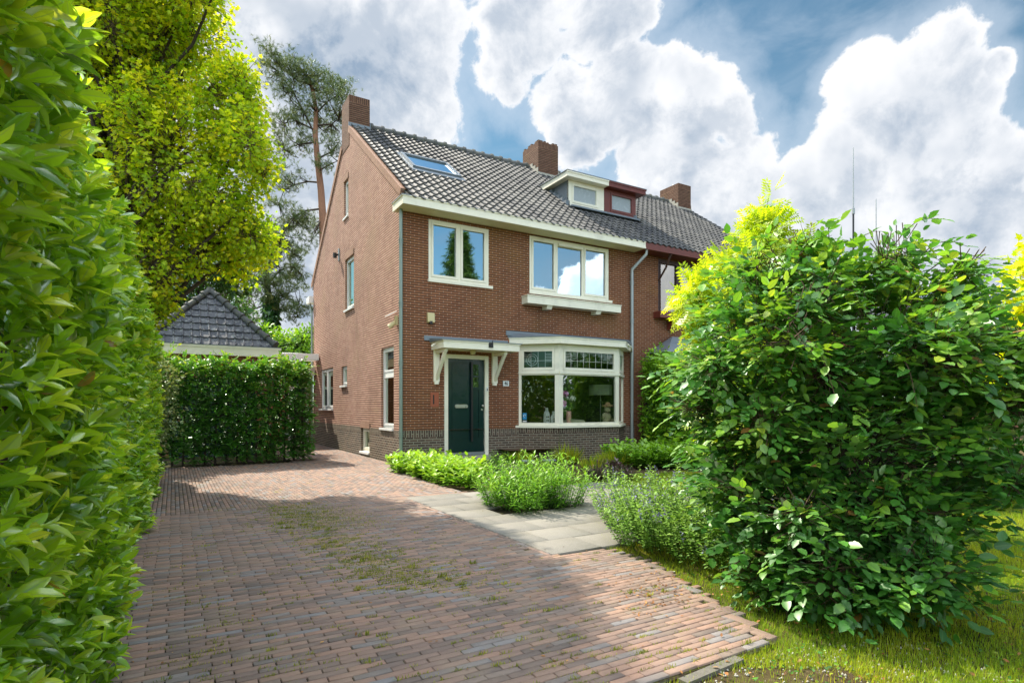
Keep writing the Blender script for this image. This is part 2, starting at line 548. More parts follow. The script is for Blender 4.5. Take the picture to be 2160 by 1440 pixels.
        for h in holes:
            a, b, c, d = h[:4]
            s.face([q(a, 0, c), q(b, 0, c), q(b, -depth, c), q(a, -depth, c)], out=Z)
            s.face([q(a, 0, d), q(b, 0, d), q(b, -depth, d), q(a, -depth, d)], out=-Z)
            s.face([q(a, 0, c), q(a, 0, d), q(a, -depth, d), q(a, -depth, c)], [(0, c), (0, d), (depth, d), (depth, c)], out=T)
            s.face([q(b, 0, c), q(b, 0, d), q(b, -depth, d), q(b, -depth, c)], [(0, c), (0, d), (depth, d), (depth, c)], out=-T)

    def tube(s, pts, rad, seg=8, caps=True):
        pts = [Vector(p) for p in pts]
        if not hasattr(rad, '__len__'):
            rad = [rad] * len(pts)
        rings = []
        up = None
        for i, p in enumerate(pts):
            d = (pts[min(i + 1, len(pts) - 1)] - pts[max(i - 1, 0)])
            if d.length < 1e-9: d = Vector((0, 0, 1))
            d.normalize()
            if up is None:
                up = d.orthogonal().normalized()
            else:
                up = (up - d * up.dot(d))
                if up.length < 1e-6: up = d.orthogonal()
                up.normalize()
            x = d.cross(up)
            rings.append([p + (up * math.cos(2 * math.pi * k / seg) + x * math.sin(2 * math.pi * k / seg)) * rad[i] for k in range(seg)])
        i0 = len(s.v)
        for r in rings:
            s.v += [tuple(q) for q in r]
        for i in range(len(rings) - 1):
            for k in range(seg):
                a = i0 + i * seg + k; b = i0 + i * seg + (k + 1) % seg
                s.f.append((a, a + seg, b + seg, b))
                s.uv.append([(k / seg, i), (k / seg, i + 1), ((k + 1) / seg, i + 1), ((k + 1) / seg, i)])
                s.mi.append(s.cur); s.c.append(s.col)
        if caps:
            s.face(rings[0][::-1]); s.face(rings[-1])

    def lathe(s, c, prof, seg=20):
        c = Vector(c)
        i0 = len(s.v)
        for r, z in prof:
            s.v += [(c.x + r * math.cos(2 * math.pi * k / seg), c.y + r * math.sin(2 * math.pi * k / seg), c.z + z) for k in range(seg)]
        for i in range(len(prof) - 1):
            for k in range(seg):
                a = i0 + i * seg + k; b = i0 + i * seg + (k + 1) % seg
                s.f.append((a, b, b + seg, a + seg))
                s.uv.append([(k / seg, i)] * 4)
                s.mi.append(s.cur); s.c.append(s.col)

    def ball(s, c, r, seg=12, sq=(1, 1, 1)):
        c = Vector(c)
        n = seg // 2
        i0 = len(s.v)
        for i in range(n + 1):
            ph = math.pi * i / n
            for k in range(seg):
                th = 2 * math.pi * k / seg
                s.v.append((c.x + r * sq[0] * math.sin(ph) * math.cos(th), c.y + r * sq[1] * math.sin(ph) * math.sin(th), c.z + r * sq[2] * math.cos(ph)))
        for i in range(n):
            for k in range(seg):
                a = i0 + i * seg + k; b = i0 + i * seg + (k + 1) % seg
                s.f.append((a, a + seg, b + seg, b))
                s.uv.append([(0, 0)] * 4); s.mi.append(s.cur); s.c.append(s.col)

    def build(s, name, mats, parent=None, smooth=False):
        me = bpy.data.meshes.new(name)
        me.from_pydata(s.v, [], s.f)
        if not isinstance(mats, (list, tuple)): mats = [mats]
        for m in mats: me.materials.append(m)
        me.polygons.foreach_set('material_index', s.mi)
        ul = me.uv_layers.new(name='UVMap')
        flat = []
        for u in s.uv:
            for a in u: flat += [a[0], a[1]]
        ul.data.foreach_set('uv', flat)
        if any(c is not None for c in s.c):
            ca = me.color_attributes.new('Col', 'FLOAT_COLOR', 'CORNER')
            fl = []
            for f, c in zip(s.f, s.c):
                c = c or (.5, 0, .5)
                fl += [c[0], c[1], c[2], 1.0] * len(f)
            ca.data.foreach_set('color', fl)
        if smooth:
            me.polygons.foreach_set('use_smooth', [True] * len(me.polygons))
        me.update()
        ob = bpy.data.objects.new(name, me)
        COL.objects.link(ob)
        if parent is not None: ob.parent = parent
        return ob


def tag(o, label=None, cat=None, group=None, kind=None):
    if label: o['label'] = label
    if cat: o['category'] = cat
    if group: o['group'] = group
    if kind: o['kind'] = kind
    return o


def empty(name, loc, rot=0.0, label=None, cat=None, group=None):
    o = bpy.data.objects.new(name, None)
    o.empty_display_size = .2
    COL.objects.link(o)
    o.location = loc
    o.rotation_euler = (0, 0, rot)
    return tag(o, label, cat, group)


def at_house(o):
    o.location = W(0, 0, 0); o.rotation_euler = (0, 0, ANG)
    return o


UX, VX, ZX = Vector((1, 0, 0)), Vector((0, 1, 0)), Vector((0, 0, 1))


def window(parent, O, T, N, t0, t1, z0, z1, lights, mat, gmat, recess=.03, sash=.055, name='window', sill=None, label=None, gdepth=.035, barmat=None, fdepth=.08):
    """frame mesh with sashes; panes and sill are its children. lights: (t0,t1,z0,z1,has_sash)"""
    mb = MB()
    mb.slab(O, T, N, t0, t1, z0, z1, -recess, -recess - fdepth, [l[:4] for l in lights])
    for l in lights:
        if l[4]:
            s_ = sash
            g_ = .006
            mb.slab(O, T, N, l[0] + g_, l[1] - g_, l[2] + g_, l[3] - g_, -recess + .012, -recess - .05, [(l[0] + s_, l[1] - s_, l[2] + s_ * 1.1, l[3] - s_)])
    f = mb.build(name, mat, parent)
    if label: f['label'] = label
    for l in lights:
        s_ = sash if l[4] else .012
        q = lambda t, z: Vector(O) + Vector(T) * t + Vector(N) * (-recess - gdepth) + Vector((0, 0, z))
        g_ = MB()
        g_.face([q(l[0] + s_ - .01, l[2] + s_ - .01), q(l[1] - s_ + .01, l[2] + s_ - .01), q(l[1] - s_ + .01, l[3] - s_ + .01), q(l[0] + s_ - .01, l[3] - s_ + .01)], out=N)
        g_.build('pane', gmat, f)
    if sill:
        sb = MB()
        a, b, h, pr = sill[:4]
        sb.obox(O, T, N, t0 - a, t1 + b, -recess + .001, pr, z0 - h, z0 - .002)
        sb.build('sill', sill[4] if len(sill) > 4 else mat, f)
    return f

# ------------------------------------------------------------------ the two halves of the semi-detached pair
NF, NS = Vector((0, -1, 0)), Vector((-1, 0, 0))
ZP = 0.83                      # top of plinth
WU = 7.38                      # width of one half
DV = 10.1                      # depth
RV, RZ = 5.05, 10.32           # ridge
K = (RZ - 6.28) / (RV + .45)


def roof_z(v):
    return 6.28 + K * (v + .45) if v <= RV else RZ - (v - RV) * .77


house = tag(at_house(empty('brick_house', (0, 0, 0))), 'brown brick house half nearest the camera with cream windows and dark green front door', 'house')
nb = tag(at_house(empty('brick_house', (0, 0, 0))), 'neighbouring brick half with dark red-brown eaves and dormer, partly behind the bushes', 'house')

# walls
WIN1 = (.68, 2.357, 4.545, 6.02)
WIN2 = (3.612, 6.382, 4.545, 6.06)
DOOR = (1.10, 2.345, .10, 2.72)
BAYH = (3.27, 6.95, .87, 3.02)
mb = MB()
mb.wall((0, 0, 0), UX, NF, WU, ZP, 6.14, [WIN1, WIN2, (DOOR[0], DOOR[1], ZP, DOOR[3]), BAYH])
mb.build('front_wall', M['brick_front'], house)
SW = [(4.90, 5.434, 7.42, 8.585), (4.27, 5.28, 4.46, 6.06), (.60, 1.60, .86, 2.93), (6.90, 8.78, 1.34, 2.765), (5.06, 5.75, 2.09, 2.71)]
gable_top = lambda v: min(roof_z(max(v, 0.0)) - .02, 99)
mb = MB()
mb.wall((0, 0, 0), VX, NS, DV, ZP, gable_top, SW, [RV], depth=.12)
mb.face([(0, DV, ZP), (WU, DV, ZP), (WU, DV, 6.3), (0, DV, 6.3)], out=(0, 1, 0))
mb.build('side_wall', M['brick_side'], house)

# plinth with a soldier course on top
def plinth(mb, O, T, N, L, holes=(), top=ZP, low=-.25, pr=.012):
    O = Vector(O) + Vector(N) * pr
    mb.wall(O, T, N, L, low, top - .165, [h for h in holes], depth=.14)
    T = Vector(T)
    q = lambda t, z: O + T * t + Vector((0, 0, z))
    ts = sorted({0.0, L, *[h[0] for h in holes], *[h[1] for h in holes]})
    for a, b in zip(ts, ts[1:]):
        if any(h[0] <= (a + b) / 2 <= h[1] and h[3] > top - .16 for h in holes): continue
        mb.face([q(a, top - .165), q(b, top - .165), q(b, top), q(a, top)], [(0.02, a), (0.02, b), (.185, b), (.185, a)], out=N)
    for a, b in zip(ts, ts[1:]):
        if any(h[0] <= (a + b) / 2 <= h[1] and h[3] > top - .16 for h in holes): continue
        mb.face([q(a, top), q(b, top), q(b, top) - Vector(N) * pr, q(a, top) - Vector(N) * pr], out=(0, 0, 1))


for args in (((-.012, 0, 0), UX, NF, DOOR[0] + .012), ((DOOR[1], 0, 0), UX, NF, 3.27 - DOOR[1]), ((6.95, 0, 0), UX, NF, WU - 6.95), ((0, -.012, 0), VX, NS, DV + .012, [(2.63, 3.48, .12, ZP + .01)])):
    mb = MB(); plinth(mb, *args); mb.build('plinth', M['plinth'], house)

# neighbour walls
m = lambda u: 2 * WU - u
NW1 = (m(WIN1[1]) - WU, m(WIN1[0]) - WU, WIN1[2], WIN1[3])
NW2 = (m(WIN2[1]) - WU, m(WIN2[0]) - WU, 4.3, 6.06)
NBAY = (m(BAYH[1]) - WU, m(BAYH[0]) - WU, .87, 3.02)
NDOOR = (m(DOOR[1]) - WU, m(DOOR[0]) - WU, .1, 2.72)
mb = MB()
mb.wall((WU, 0, 0), UX, NF, WU, -.2, 6.14, [NW1, NW2, NBAY, NDOOR], uvo=.07)
mb.wall((2 * WU, 0, 0), VX, Vector((1, 0, 0)), DV, -.2, gable_top, [], [RV])
mb.face([(WU, DV, -.2), (2 * WU, DV, -.2), (2 * WU, DV, 6.3), (WU, DV, 6.3)], out=(0, 1, 0))
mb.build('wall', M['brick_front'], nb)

# brick verge band on the gable, following the slope
mb = MB()
for (v0, v1, zz) in ((-.02, 4.74, 0), (5.70, 10.42, 0)):
    mb = MB()
    a = Vector((0, v0, roof_z(v0) + .035)); b = Vector((0, v1, roof_z(v1) + .035))
    sl = (b - a).normalized(); nn = Vector((0, -sl.z, sl.y))
    if nn.z < 0: nn = -nn
    L = (b - a).length
    for x in (-.035,):
        q = [a, b, b - nn * .175, a - nn * .175]
        q = [p + Vector((x, 0, 0)) for p in q]
        mb.face(q, [(.02, 0), (.02, L), (.24, L), (.24, 0)], out=(-1, 0, 0))
        mb.face([q[0], q[1], q[1] + Vector((.20, 0, 0)), q[0] + Vector((.20, 0, 0))], [(0, 0), (0, L), (.2, L), (.2, 0)], out=nn)
        mb.face([q[3], q[2], q[2] + Vector((.035, 0, 0)), q[3] + Vector((.035, 0, 0))], out=-nn)
        mb.face([q[0], q[3], q[3] + Vector((.20, 0, 0)), q[0] + Vector((.20, 0, 0))], out=(0, -1, -.5))
    mb.build('verge', M['verge'], house)

# soldier-course lintels over the side windows, 3 mm proud
for (v0, v1, z0_, h) in ((4.88, 5.46, 8.585, .22), (4.25, 5.30, 6.06, .22), (2.60, 3.52, .80, .20)):
    mb = MB()
    mb.face([(-.018, v0, z0_), (-.018, v1, z0_), (-.018, v1, z0_ + h), (-.018, v0, z0_ + h)], [(.02, v0), (.02, v1), (.02 + h, v1), (.02 + h, v0)], out=NS)
    mb.face([(-.018, v0, z0_), (-.018, v1, z0_), (.0, v1, z0_), (0, v0, z0_)], out=(0, 0, -1))
    mb.build('lintel', M['verge'], house)


# ---------------------------------------------------------------- roof tiles
def tile_field(mb, O, U, UPV, N, w_, rows, ex, rng, prof='wave', u_range=None, patchf=None, skip=None):
    """O lower left corner, U across, UPV up the slope, N normal; u_range(row)->(u0,u1)"""
    O, U, UPV, N = Vector(O), Vector(U), Vector(UPV), Vector(N)
    if prof == 'wave':
        xs = [0, .14, .30, .50, .72, .88, 1.0]
        hs = [.038, .041, .024, .008, .004, .016, .038]
    else:
        xs = [0, .06, .16, .22, .30, .92, 1.0]
        hs = [.012, .034, .034, .012, .006, .006, .012]
    for r in range(rows):
        u0, u1 = u_range(r)
        c0, c1 = math.floor(u0 / w_ + .001), math.ceil(u1 / w_ - .001)
        for c in range(c0, c1):
            if skip and skip((c + .5) * w_, (r + .5) * ex): continue
            jit = rng.uniform(-.004, .004); tw = rng.uniform(-.004, .004); lf = rng.uniform(0, .006)
            pf = patchf(c * w_, r * ex) if patchf else 0
            mb.col = (max(0, min(1, rng.random() * .7 + .15 + pf)), 0, rng.random())
            fr, bk, lo = [], [], []
            for x, h in zip(xs, hs):
                uu = (c + x) * w_
                if uu < u0: uu = u0
                if uu > u1: uu = u1
                drop = -.035 * math.sin(math.pi * min(1, max(0, x))) * (1 if prof == 'wave' else .1)
                pf_ = O + U * uu + UPV * (r * ex - .02 + drop + jit) + N * (h + .052 + lf + tw * x)
                fr.append(pf_)
                bk.append(O + U * uu + UPV * ((r + 1) * ex + .02) + N * (h + .018))
                lo.append(pf_ - N * (.030 + (0 if prof == 'wave' else -.008)))
            for i in range(len(xs) - 1):
                if (fr[i] - fr[i + 1]).length < 1e-4: continue
                mb.face([fr[i], fr[i + 1], bk[i + 1], bk[i]], out=N)
                mb.face([lo[i], lo[i + 1], fr[i + 1], fr[i]], out=-UPV)
    mb.col = None


rng = random.Random(3)
slopeF = Vector((0, 5.5, RZ - 6.28)).normalized()
NFR = Vector((0, -slopeF.z, slopeF.y))
LF = math.hypot(5.5, RZ - 6.28)
EX = LF / 23
DO_U = 7.38                    # dormer
SKY = (.84, 2.28, 2.62, 3.90)   # skylight, u0,u1 and slope distance
SL = lambda v: (v + .45) / 5.5 * LF


def patch(u, d):
    a = 0
    if u < 2.8 and d > LF * .62 and u > .35: a -= .45
    if 5.2 < u < 9.2 and d < LF * .28: a -= .33
    if 0.2 < u < 5.6 and d < LF * .35: a += .12
    if u > 9.0: a -= .05
    a += .18 * math.sin(u * 1.7 + d * 2.1) * math.sin(d * 1.3 - u * .8)
    return a


skL, skH = SL(1.72), SL(2.70)
def skip_t(u, d):
    if .92 < u < 2.35 and skL < d < skH: return True
    if 5.95 < u < 8.78 and SL(1.32) < d < SL(2.45): return True
    return False


mb = MB()
tile_field(mb, (0, -.45, 6.28), UX, slopeF, NFR, WU / 32, 23, EX, rng, 'wave', lambda r: (0.05, WU), patch, skip_t)
mb.build('roof_tiles', M['rooftile'], house)
mb = MB()
tile_field(mb, (0, -.45, 6.28), UX, slopeF, NFR, WU / 32, 23, EX, rng, 'wave', lambda r: (WU, 2 * WU - .02), patch, skip_t)
mb.build('roof_tiles', M['rooftile'], nb)


def roof_base(par, u0, u1):
    mb = MB()
    mb.hexa([(u0, -.45, 6.24), (u1, -.45, 6.24), (u1, -.45, 6.275), (u0, -.45, 6.275), (u0, RV, RZ - .04), (u1, RV, RZ - .04), (u1, RV, RZ), (u0, RV, RZ)])
    e = DV + .45
    mb.hexa([(u0, RV, RZ - .04), (u1, RV, RZ - .04), (u1, RV, RZ), (u0, RV, RZ), (u0, e, roof_z(e) - .04), (u1, e, roof_z(e) - .04), (u1, e, roof_z(e)), (u0, e, roof_z(e))])
    mb.build('roof_deck', M['ridgetile'], par)
    mb = MB()
    n = int((u1 - u0) / .36)
    for i in range(n):
        a = u0 + (u1 - u0) * i / n; b = u0 + (u1 - u0) * (i + 1) / n
        mb.col = (rng.random(), 0, 0)
        mb.tube([(a, RV, RZ + .045), (b - .04, RV, RZ + .055)], [.10, .115], 10)
        mb.tube([(b - .05, RV, RZ + .06), (b + .03, RV, RZ + .06)], [.14, .14], 10)
    mb.build('ridge_tiles', M['ridgetile'], par, True)


roof_base(house, .05, WU)
roof_base(nb, WU, 2 * WU - .03)


# chimneys
def chimney(par, u0, u1, v0, v1, zb, zt, pots=True, worn=False):
    mb = MB()
    O = Vector((u0, v0, 0))
    for (o, T, N, L) in (((u0, v0, 0), UX, NF, u1 - u0), ((u0, v0, 0), VX, NS, v1 - v0), ((u1, v0, 0), VX, UX, v1 - v0), ((u0, v1, 0), UX, VX, u1 - u0)):
        mb.wall(o, T, N, L, zb, zt - .2)
        oo = Vector(o)
        T = Vector(T)
        mb.face([oo + T * 0 + ZX * (zt - .2), oo + T * L + ZX * (zt - .2), oo + T * L + ZX * zt, oo + ZX * zt], [(.02, 0), (.02, L), (.2, L), (.2, 0)], out=N)
    mb.face([(u0, v0, zt), (u1, v0, zt), (u1, v1, zt), (u0, v1, zt)], out=ZX)
    if worn:
        for k in range(7):
            a = u0 + (u1 - u0) * k / 7; 
            if k % 3 != 1: mb.box(a + .01, a + .10, v0 + .02, v0 + .2, zt, zt + rng.uniform(.04, .09))
        for k in range(7):
            a = v0 + (v1 - v0) * k / 7
            if k % 3 != 2: mb.box(u0 + .01, u0 + .2, a + .01, a + .11, zt, zt + rng.uniform(.04, .08))
    c = mb.build('chimney', M['chimney'], par)
    f = MB()
    f.box(u0 - .02, u1 + .02, v0 - .035, v0 - .004, roof_z(v0) - .05, roof_z(v0) + .13)
    for i in range(6):
        a = v0 + (v1 - v0) * i / 6; b = v0 + (v1 - v0) * (i + 1) / 6
        zz = max(roof_z(a), roof_z(b))
        if u0 > .5: f.box(u0 - .03, u0 - .004, a, b, zz - .25, zz + .17)
        f.box(u1 + .004, u1 + .03, a, b, zz - .25, zz + .17)
    f.build('flashing', M['lead'] if u0 < 1 else M['concrete'], c)
    if pots:
        p = MB(); p.lathe(((u0 + u1) / 2, (v0 + v1) / 2, zt), [(.12, 0), (.12, .10), (.15, .10), (.15, .14), (.09, .14)]); p.build('chimney_pot', M['lead'], c, True)
    return c


ch1 = chimney(house, -.012, .645, 4.78, 5.66, 9.55, 11.12, pots=False)
ch1.name = 'chimney'
chimney(house, 6.78, 7.66, 4.42, 5.50, 9.2, 11.12, pots=False, worn=True)
chimney(nb, 2 * WU - .82, 2 * WU - .06, 4.42, 5.5, 9.2, 11.0)

# box gutters and soffits
mb = MB()
mb.box(-.16, WU, -.50, -.47, 6.10, 6.30)
mb.box(-.16, -.13, -.47, .22, 6.10, 6.30)
mb.box(-.16, WU, -.52, -.50, 6.285, 6.305)
mb.box(-.18, -.16, -.52, .22, 6.285, 6.305)
mb.box(-.16, WU, -.515, -.50, 6.10, 6.145)
mb.build('gutter_fascia', M['cream'], house)
mb = MB()
mb.box(-.13, WU, -.47, -.002, 6.105, 6.14)
mb.box(-.13, -.002, -.002, .22, 6.105, 6.14)
for u in (.66, 2.38, 3.6, 5.0, 6.4):
    mb.box(u - .004, u + .004, -.465, -.004, 6.100, 6.106)
mb.build('soffit', M['soffit'], house)
mb = MB()
mb.box(-.14, WU, -.505, -.40, 6.300, 6.325)
mb.box(-.185, -.0, -.53, .22, 6.305, 6.322)
mb.build('gutter_lining', M['lead'], house)
mb = MB()
mb.box(WU + .002, 2 * WU + .15, -.50, -.47, 6.10, 6.30)
mb.box(WU + .002, 2 * WU + .15, -.47, -.002, 6.105, 6.14)
f = mb.build('gutter_fascia', M['redbrown'], nb)
# rear gutter end
mb = MB()
mb.box(-.16, WU, DV + .02, DV + .58, 5.48, 5.72)
mb.build('rear_gutter', M['white'], house)
mb = MB()
mb.tube([(-.05, DV + .35, 5.48), (-.05, DV + .33, 5.30), (-.04, DV + .12, 5.02), (-.04, DV + .10, 4.7), (-.04, DV + .10, 0)], .04, 10)
mb.build('rear_downpipe', M['zinc'], house, True)
# front gutter downpipe at the corner
def downpipe(par, pts, r, mat, joints):
    mb = MB(); mb.tube(pts, r, 12)
    for z in joints:
        p = None
        for a, b in zip(pts, pts[1:]):
            if min(a[2], b[2]) <= z <= max(a[2], b[2]) and abs(a[2] - b[2]) > 1e-6:
                k = (z - a[2]) / (b[2] - a[2]); p = Vector(a).lerp(Vector(b), k)
        if p is not None:
            for dz in (-.045, .0, .045):
                mb.tube([p + ZX * (dz - .012), p + ZX * (dz + .012)], r + .012, 12)
    return mb.build('downpipe', mat, par, True)
downpipe(house, [(-.055, -.075, 6.12), (-.055, -.075, -.1)], .043, M['zinc'], (5.35, 3.85, 2.45, .75))
downpipe(house, [(7.50, -.40, 6.11), (7.50, -.40, 5.98), (7.22, -.085, 5.55), (7.215, -.085, 5.4), (7.215, -.085, -.1)], .048, M['zinc2'], (5.15, 4.0, 2.2))

# ---------------------------------------------------------------- windows of number 46
Z0 = (0, 0, 0)
u0, u1, z0, z1 = WIN1
mid = (u0 + u1) / 2
w1 = window(house, Z0, UX, NF, u0, u1, z0, z1, [(u0 + .07, mid - .035, z0 + .06, z1 - .06, 1), (mid + .035, u1 - .07, z0 + .06, z1 - .06, 1)], M['cream'], M['glass_up'],
            recess=.01, sash=.06, sill=(.02, .10, .07, .05), label='two-light upstairs window left of the front')
u0, u1, z0, z1 = WIN2
a, b = u0 + (u1 - u0) * .325, u0 + (u1 - u0) * .655
w2 = window(house, Z0, UX, NF, u0, u1, z0, z1, [(u0 + .07, a - .04, z0 + .06, z1 - .06, 1), (a + .04, b - .04, z0 + .04, z1 - .17, 0), (b + .04, u1 - .07, z0 + .06, z1 - .06, 1)], M['cream'], M['glass_up'],
            recess=.01, sash=.06, sill=(.02, .10, .07, .05), label='three-light upstairs window right of the front')
mb = MB(); mb.box(a + .04, b - .04, -.05, .02, z1 - .16, z1 - .08); mb.build('vent_bar', M['cream'], w2)
# flower shelf
mb = MB()
mb.box(3.364, 6.595, -.30, -.275, 4.16, 4.36)
mb.box(3.364, 3.389, -.275, 0, 4.16, 4.36)
mb.box(6.57, 6.595, -.275, 0, 4.16, 4.36)
mb.box(3.389, 6.57, -.275, 0, 4.16, 4.19)
mb.box(3.345, 6.615, -.32, 0, 4.36, 4.38)
sh = mb.build('flower_shelf', M['cream'], house)
for u in (4.02, 5.72):
    mb = MB(); mb.hexa([(u, -.22, 4.06), (u + .17, -.22, 4.06), (u + .17, 0, 4.06), (u, 0, 4.06), (u, -.27, 4.158), (u + .17, -.27, 4.158), (u + .17, 0, 4.158), (u, 0, 4.158)])
    mb.build('shelf_bracket', M['cream'], sh)

# side windows
def swin(h, lights, lab, sillpr=.05, rec=.06, gm='glass_side', mat='white'):
    return window(house, Z0, VX, NS, h[0] + .002, h[1] - .002, h[2] + .002, h[3] - .002, lights, M[mat], M[gm], recess=rec, sash=.05, sill=(.0, .04, .06, sillpr), label=lab, fdepth=.03)
h = SW[0]; swin(h, [(h[0] + .06, h[1] - .06, h[2] + .06, h[3] - .06, 1)], 'narrow white attic window in the gable', .04)
h = SW[1]; swin(h, [(h[0] + .06, h[1] - .06, h[2] + .06, h[3] - .06, 1)], 'white upstairs window in the side wall', .05)
h = SW[2]; tw = swin(h, [(h[0] + .07, h[1] - .07, h[2] + .06, 2.20, 1), (h[0] + .07, h[1] - .07, 2.30, h[3] - .06, 1)], 'tall white stair window in the side wall')
mb = MB()
for z in (1.25, 1.55, 1.70, 1.85):
    mb.box(.118, .122, .75, 1.45, z - .004, z + .004)
for v in (1.0, 1.2):
    mb.box(.118, .122, v - .004, v + .004, .98, 2.14)
mb.build('leading', M['steel'], tw)
h = SW[3]; mid = (h[0] + h[1]) / 2
swin(h, [(h[0] + .07, mid - .04, h[2] + .06, h[3] - .06, 1), (mid + .04, h[1] - .07, h[2] + .06, h[3] - .06, 1)], 'white double kitchen window near the back of the side wall', .08, .04)
h = SW[4]; swin(h, [(h[0] + .06, h[1] - .06, h[2] + .05, h[3] - .05, 1)], 'small white toilet window', .06, .06)
h = (2.64, 3.47, .125, .80)
window(house, (0, 0, 0), VX, NS, h[0], h[1], h[2], h[3], [(h[0] + .07, h[1] - .07, h[2] + .06, h[3] - .05, 1)], M['cream'], M['glass_side'], recess=.06, sill=(.0, .05, .06, .05, M['white']), label='low basement window in the plinth', fdepth=.04)

# ---------------------------------------------------------------- bay window
FV = -.75
BL, BR = (3.27, 0), (6.95, 0)
B1, B2 = (4.07, FV), (6.12, FV)
def seg(a, b):
    A, B = Vector((a[0], a[1], 0)), Vector((b[0], b[1], 0))
    T = (B - A); L = T.length; T.normalize()
    return A, T, Vector((T.y, -T.x, 0)), L
mb = MB()
for a, b in ((BL, B1), (B1, B2), (B2, BR)):
    A, T, N, L = seg(a, b)
    plinth(mb, A, T, N, L, top=.88)
mb.build('bay_plinth', M['plinth'], house)
bay = empty('bay_window', (0, 0, 0)); bay.parent = house
mbf, mbs, mbl, mbg = MB(), MB(), MB(), MB()
for k, (a, b) in enumerate(((BL, B1), (B1, B2), (B2, BR))):
    A, T, N, L = seg(a, b)
    e0, e1 = (.07, .12) if k == 0 else ((.12, .12) if k == 1 else (.12, .07))
    lo = (e0 + .0, L - e1, .98, 2.25); up = (e0, L - e1, 2.37, 2.94)
    mbf.slab(A, T, N, 0, L, .90, 3.06, 0, -.07, [lo, up])
    mbf.obox(A, T, N, 0, L, 0, .03, 2.28, 2.35)
    mbs.slab(A, T, N, up[0] + .006, up[1] - .006, up[2] + .006, up[3] - .006, .014, -.05, [(up[0] + .07, up[1] - .07, up[2] + .08, up[3] - .06)])
    mbl_rows = [2.52, 2.60, 2.68, 2.76, 2.83]
    c0, c1 = up[0] + .07, up[1] - .07
    zb, zt = up[2] + .08, up[3] - .06
    nn = 8 if k == 1 else 4
    for i in range(1, nn):
        t_ = c0 + (c1 - c0) * i / nn
        mbl.obox(A, T, N, t_ - .004, t_ + .004, -.030, -.022, zb, zt)
    mbl.obox(A, T, N, c0, c1, -.030, -.022, (zb + zt) / 2 - .035, (zb + zt) / 2 - .027)
    for z in (zb + .16, zb + .20, zb + .24, zb + .28, zb + .32, zb + .36):
        mbl.obox(A, T, N, c0, c0 + (c1 - c0) * (1.0 / nn), -.030, -.022, z - .003, z + .003)
        mbl.obox(A, T, N, c1 - (c1 - c0) * (1.0 / nn), c1, -.030, -.022, z - .003, z + .003)
    for (h_, rn) in ((lo, 'lower'), (up, 'upper')):
        q = lambda t, z: A + T * t + N * -.035 + ZX * z
        g_ = MB(); x = .0 if rn == 'lower' else .06
        g_.face([q(h_[0] + x, h_[2] + x), q(h_[1] - x, h_[2] + x), q(h_[1] - x, h_[3] - x), q(h_[0] + x, h_[3] - x)], out=N)
        g_.build('pane', M['glass_low' if rn == 'lower' else 'glass_lead'], bay)
mbf.build('bay_frame', M['cream'], bay)
mbs.build('bay_sash', M['cream'], bay)
mbl.build('leading', M['steel'], bay)
# ring ornament and coloured panes of the leaded lights
A, T, N, L = seg(BL, B1)
mb = MB(); cc = A + T * .36 + N * -.026 + ZX * 2.66
for R_ in (.155, .10):
    pts = [cc + T * (R_ * math.cos(i * math.pi / 12)) + ZX * (R_ * math.sin(i * math.pi / 12)) for i in range(25)]
    mb.tube(pts, .005, 5, False)
mb.build('lead_ring', M['steel'], bay)
A, T, N, L = seg(B1, B2)
mb = MB(); mb.obox(A, T, N, L / 2 - .09, L / 2 + .05, -.05, -.045, 2.62, 2.76); mb.obox(A, T, N, L / 2 - .03, L / 2 + .03, -.05, -.045, 2.46, 2.62)
mb.build('stained_pane', painted('amber_stained_glass', (.22, .12, .04), .2), bay)
# bay sill
def offset_poly(d):
    A0, T0, N0, _ = seg(BL, B1); A1, T1, N1, _ = seg(B1, B2); A2, T2, N2, _ = seg(B2, BR)
    def isect(p, t, q, s2):
        den = t.x * s2.y - t.y * s2.x
        k = ((q.x - p.x) * s2.y - (q.y - p.y) * s2.x) / den
        return p + t * k
    p0, p1, p2 = A0 + N0 * d, A1 + N1 * d, A2 + N2 * d
    W0 = isect(p0, T0, Vector((0, 0, 0)), UX); c1 = isect(p0, T0, p1, T1); c2 = isect(p1, T1, p2, T2); W1 = isect(p2, T2, Vector((0, 0, 0)), UX)
    return [(W0.x, 0), (c1.x, c1.y), (c2.x, c2.y), (W1.x, 0)]
mb = MB(); mb.prism(offset_poly(.07), .845, .905); mb.build('bay_sill', M['cream'], bay)
po = offset_poly(.20)
mb = MB(); mb.prism(po, 3.065, 3.235); mb.prism(offset_poly(.215), 3.20, 3.24); mb.build('bay_fascia', M['cream'], bay)
pr = offset_poly(.235)
mb = MB()
mb.prism(pr, 3.241, 3.262)
top = [(p[0], p[1] * .02 - .02, 3.36) for p in pr]
lowp = [(p[0], p[1], 3.262) for p in pr]
tp = [(pr[0][0] - .03, -.0, 3.37), (pr[0][0] + .3, -.02, 3.37), (pr[3][0] - .3, -.02, 3.37), (pr[3][0], 0, 3.37)]
mb.face([lowp[1], lowp[2], tp[2], tp[1]], out=(0, -1, 1)); mb.face([lowp[0], lowp[1], tp[1], tp[0]], out=(-.5, 0, 1)); mb.face([lowp[2], lowp[3], tp[3], tp[2]], out=(.5, 0, 1))
mb.box(pr[0][0] - .06, pr[3][0] + .02, -.03, -.002, 3.30, 3.42)
mb.build('bay_roof_lead', M['lead'], bay)
mb = MB(); mb.tube([(6.45, -.72, 3.18), (6.85, -.45, 3.15), (7.19, -.10, 3.08)], .028, 8); mb.build('overflow_pipe', M['cream'], bay, True)
# window board inside
mb = MB(); mb.prism(offset_poly(-.09), .905, .945); mb.build('window_board', M['white'], bay)
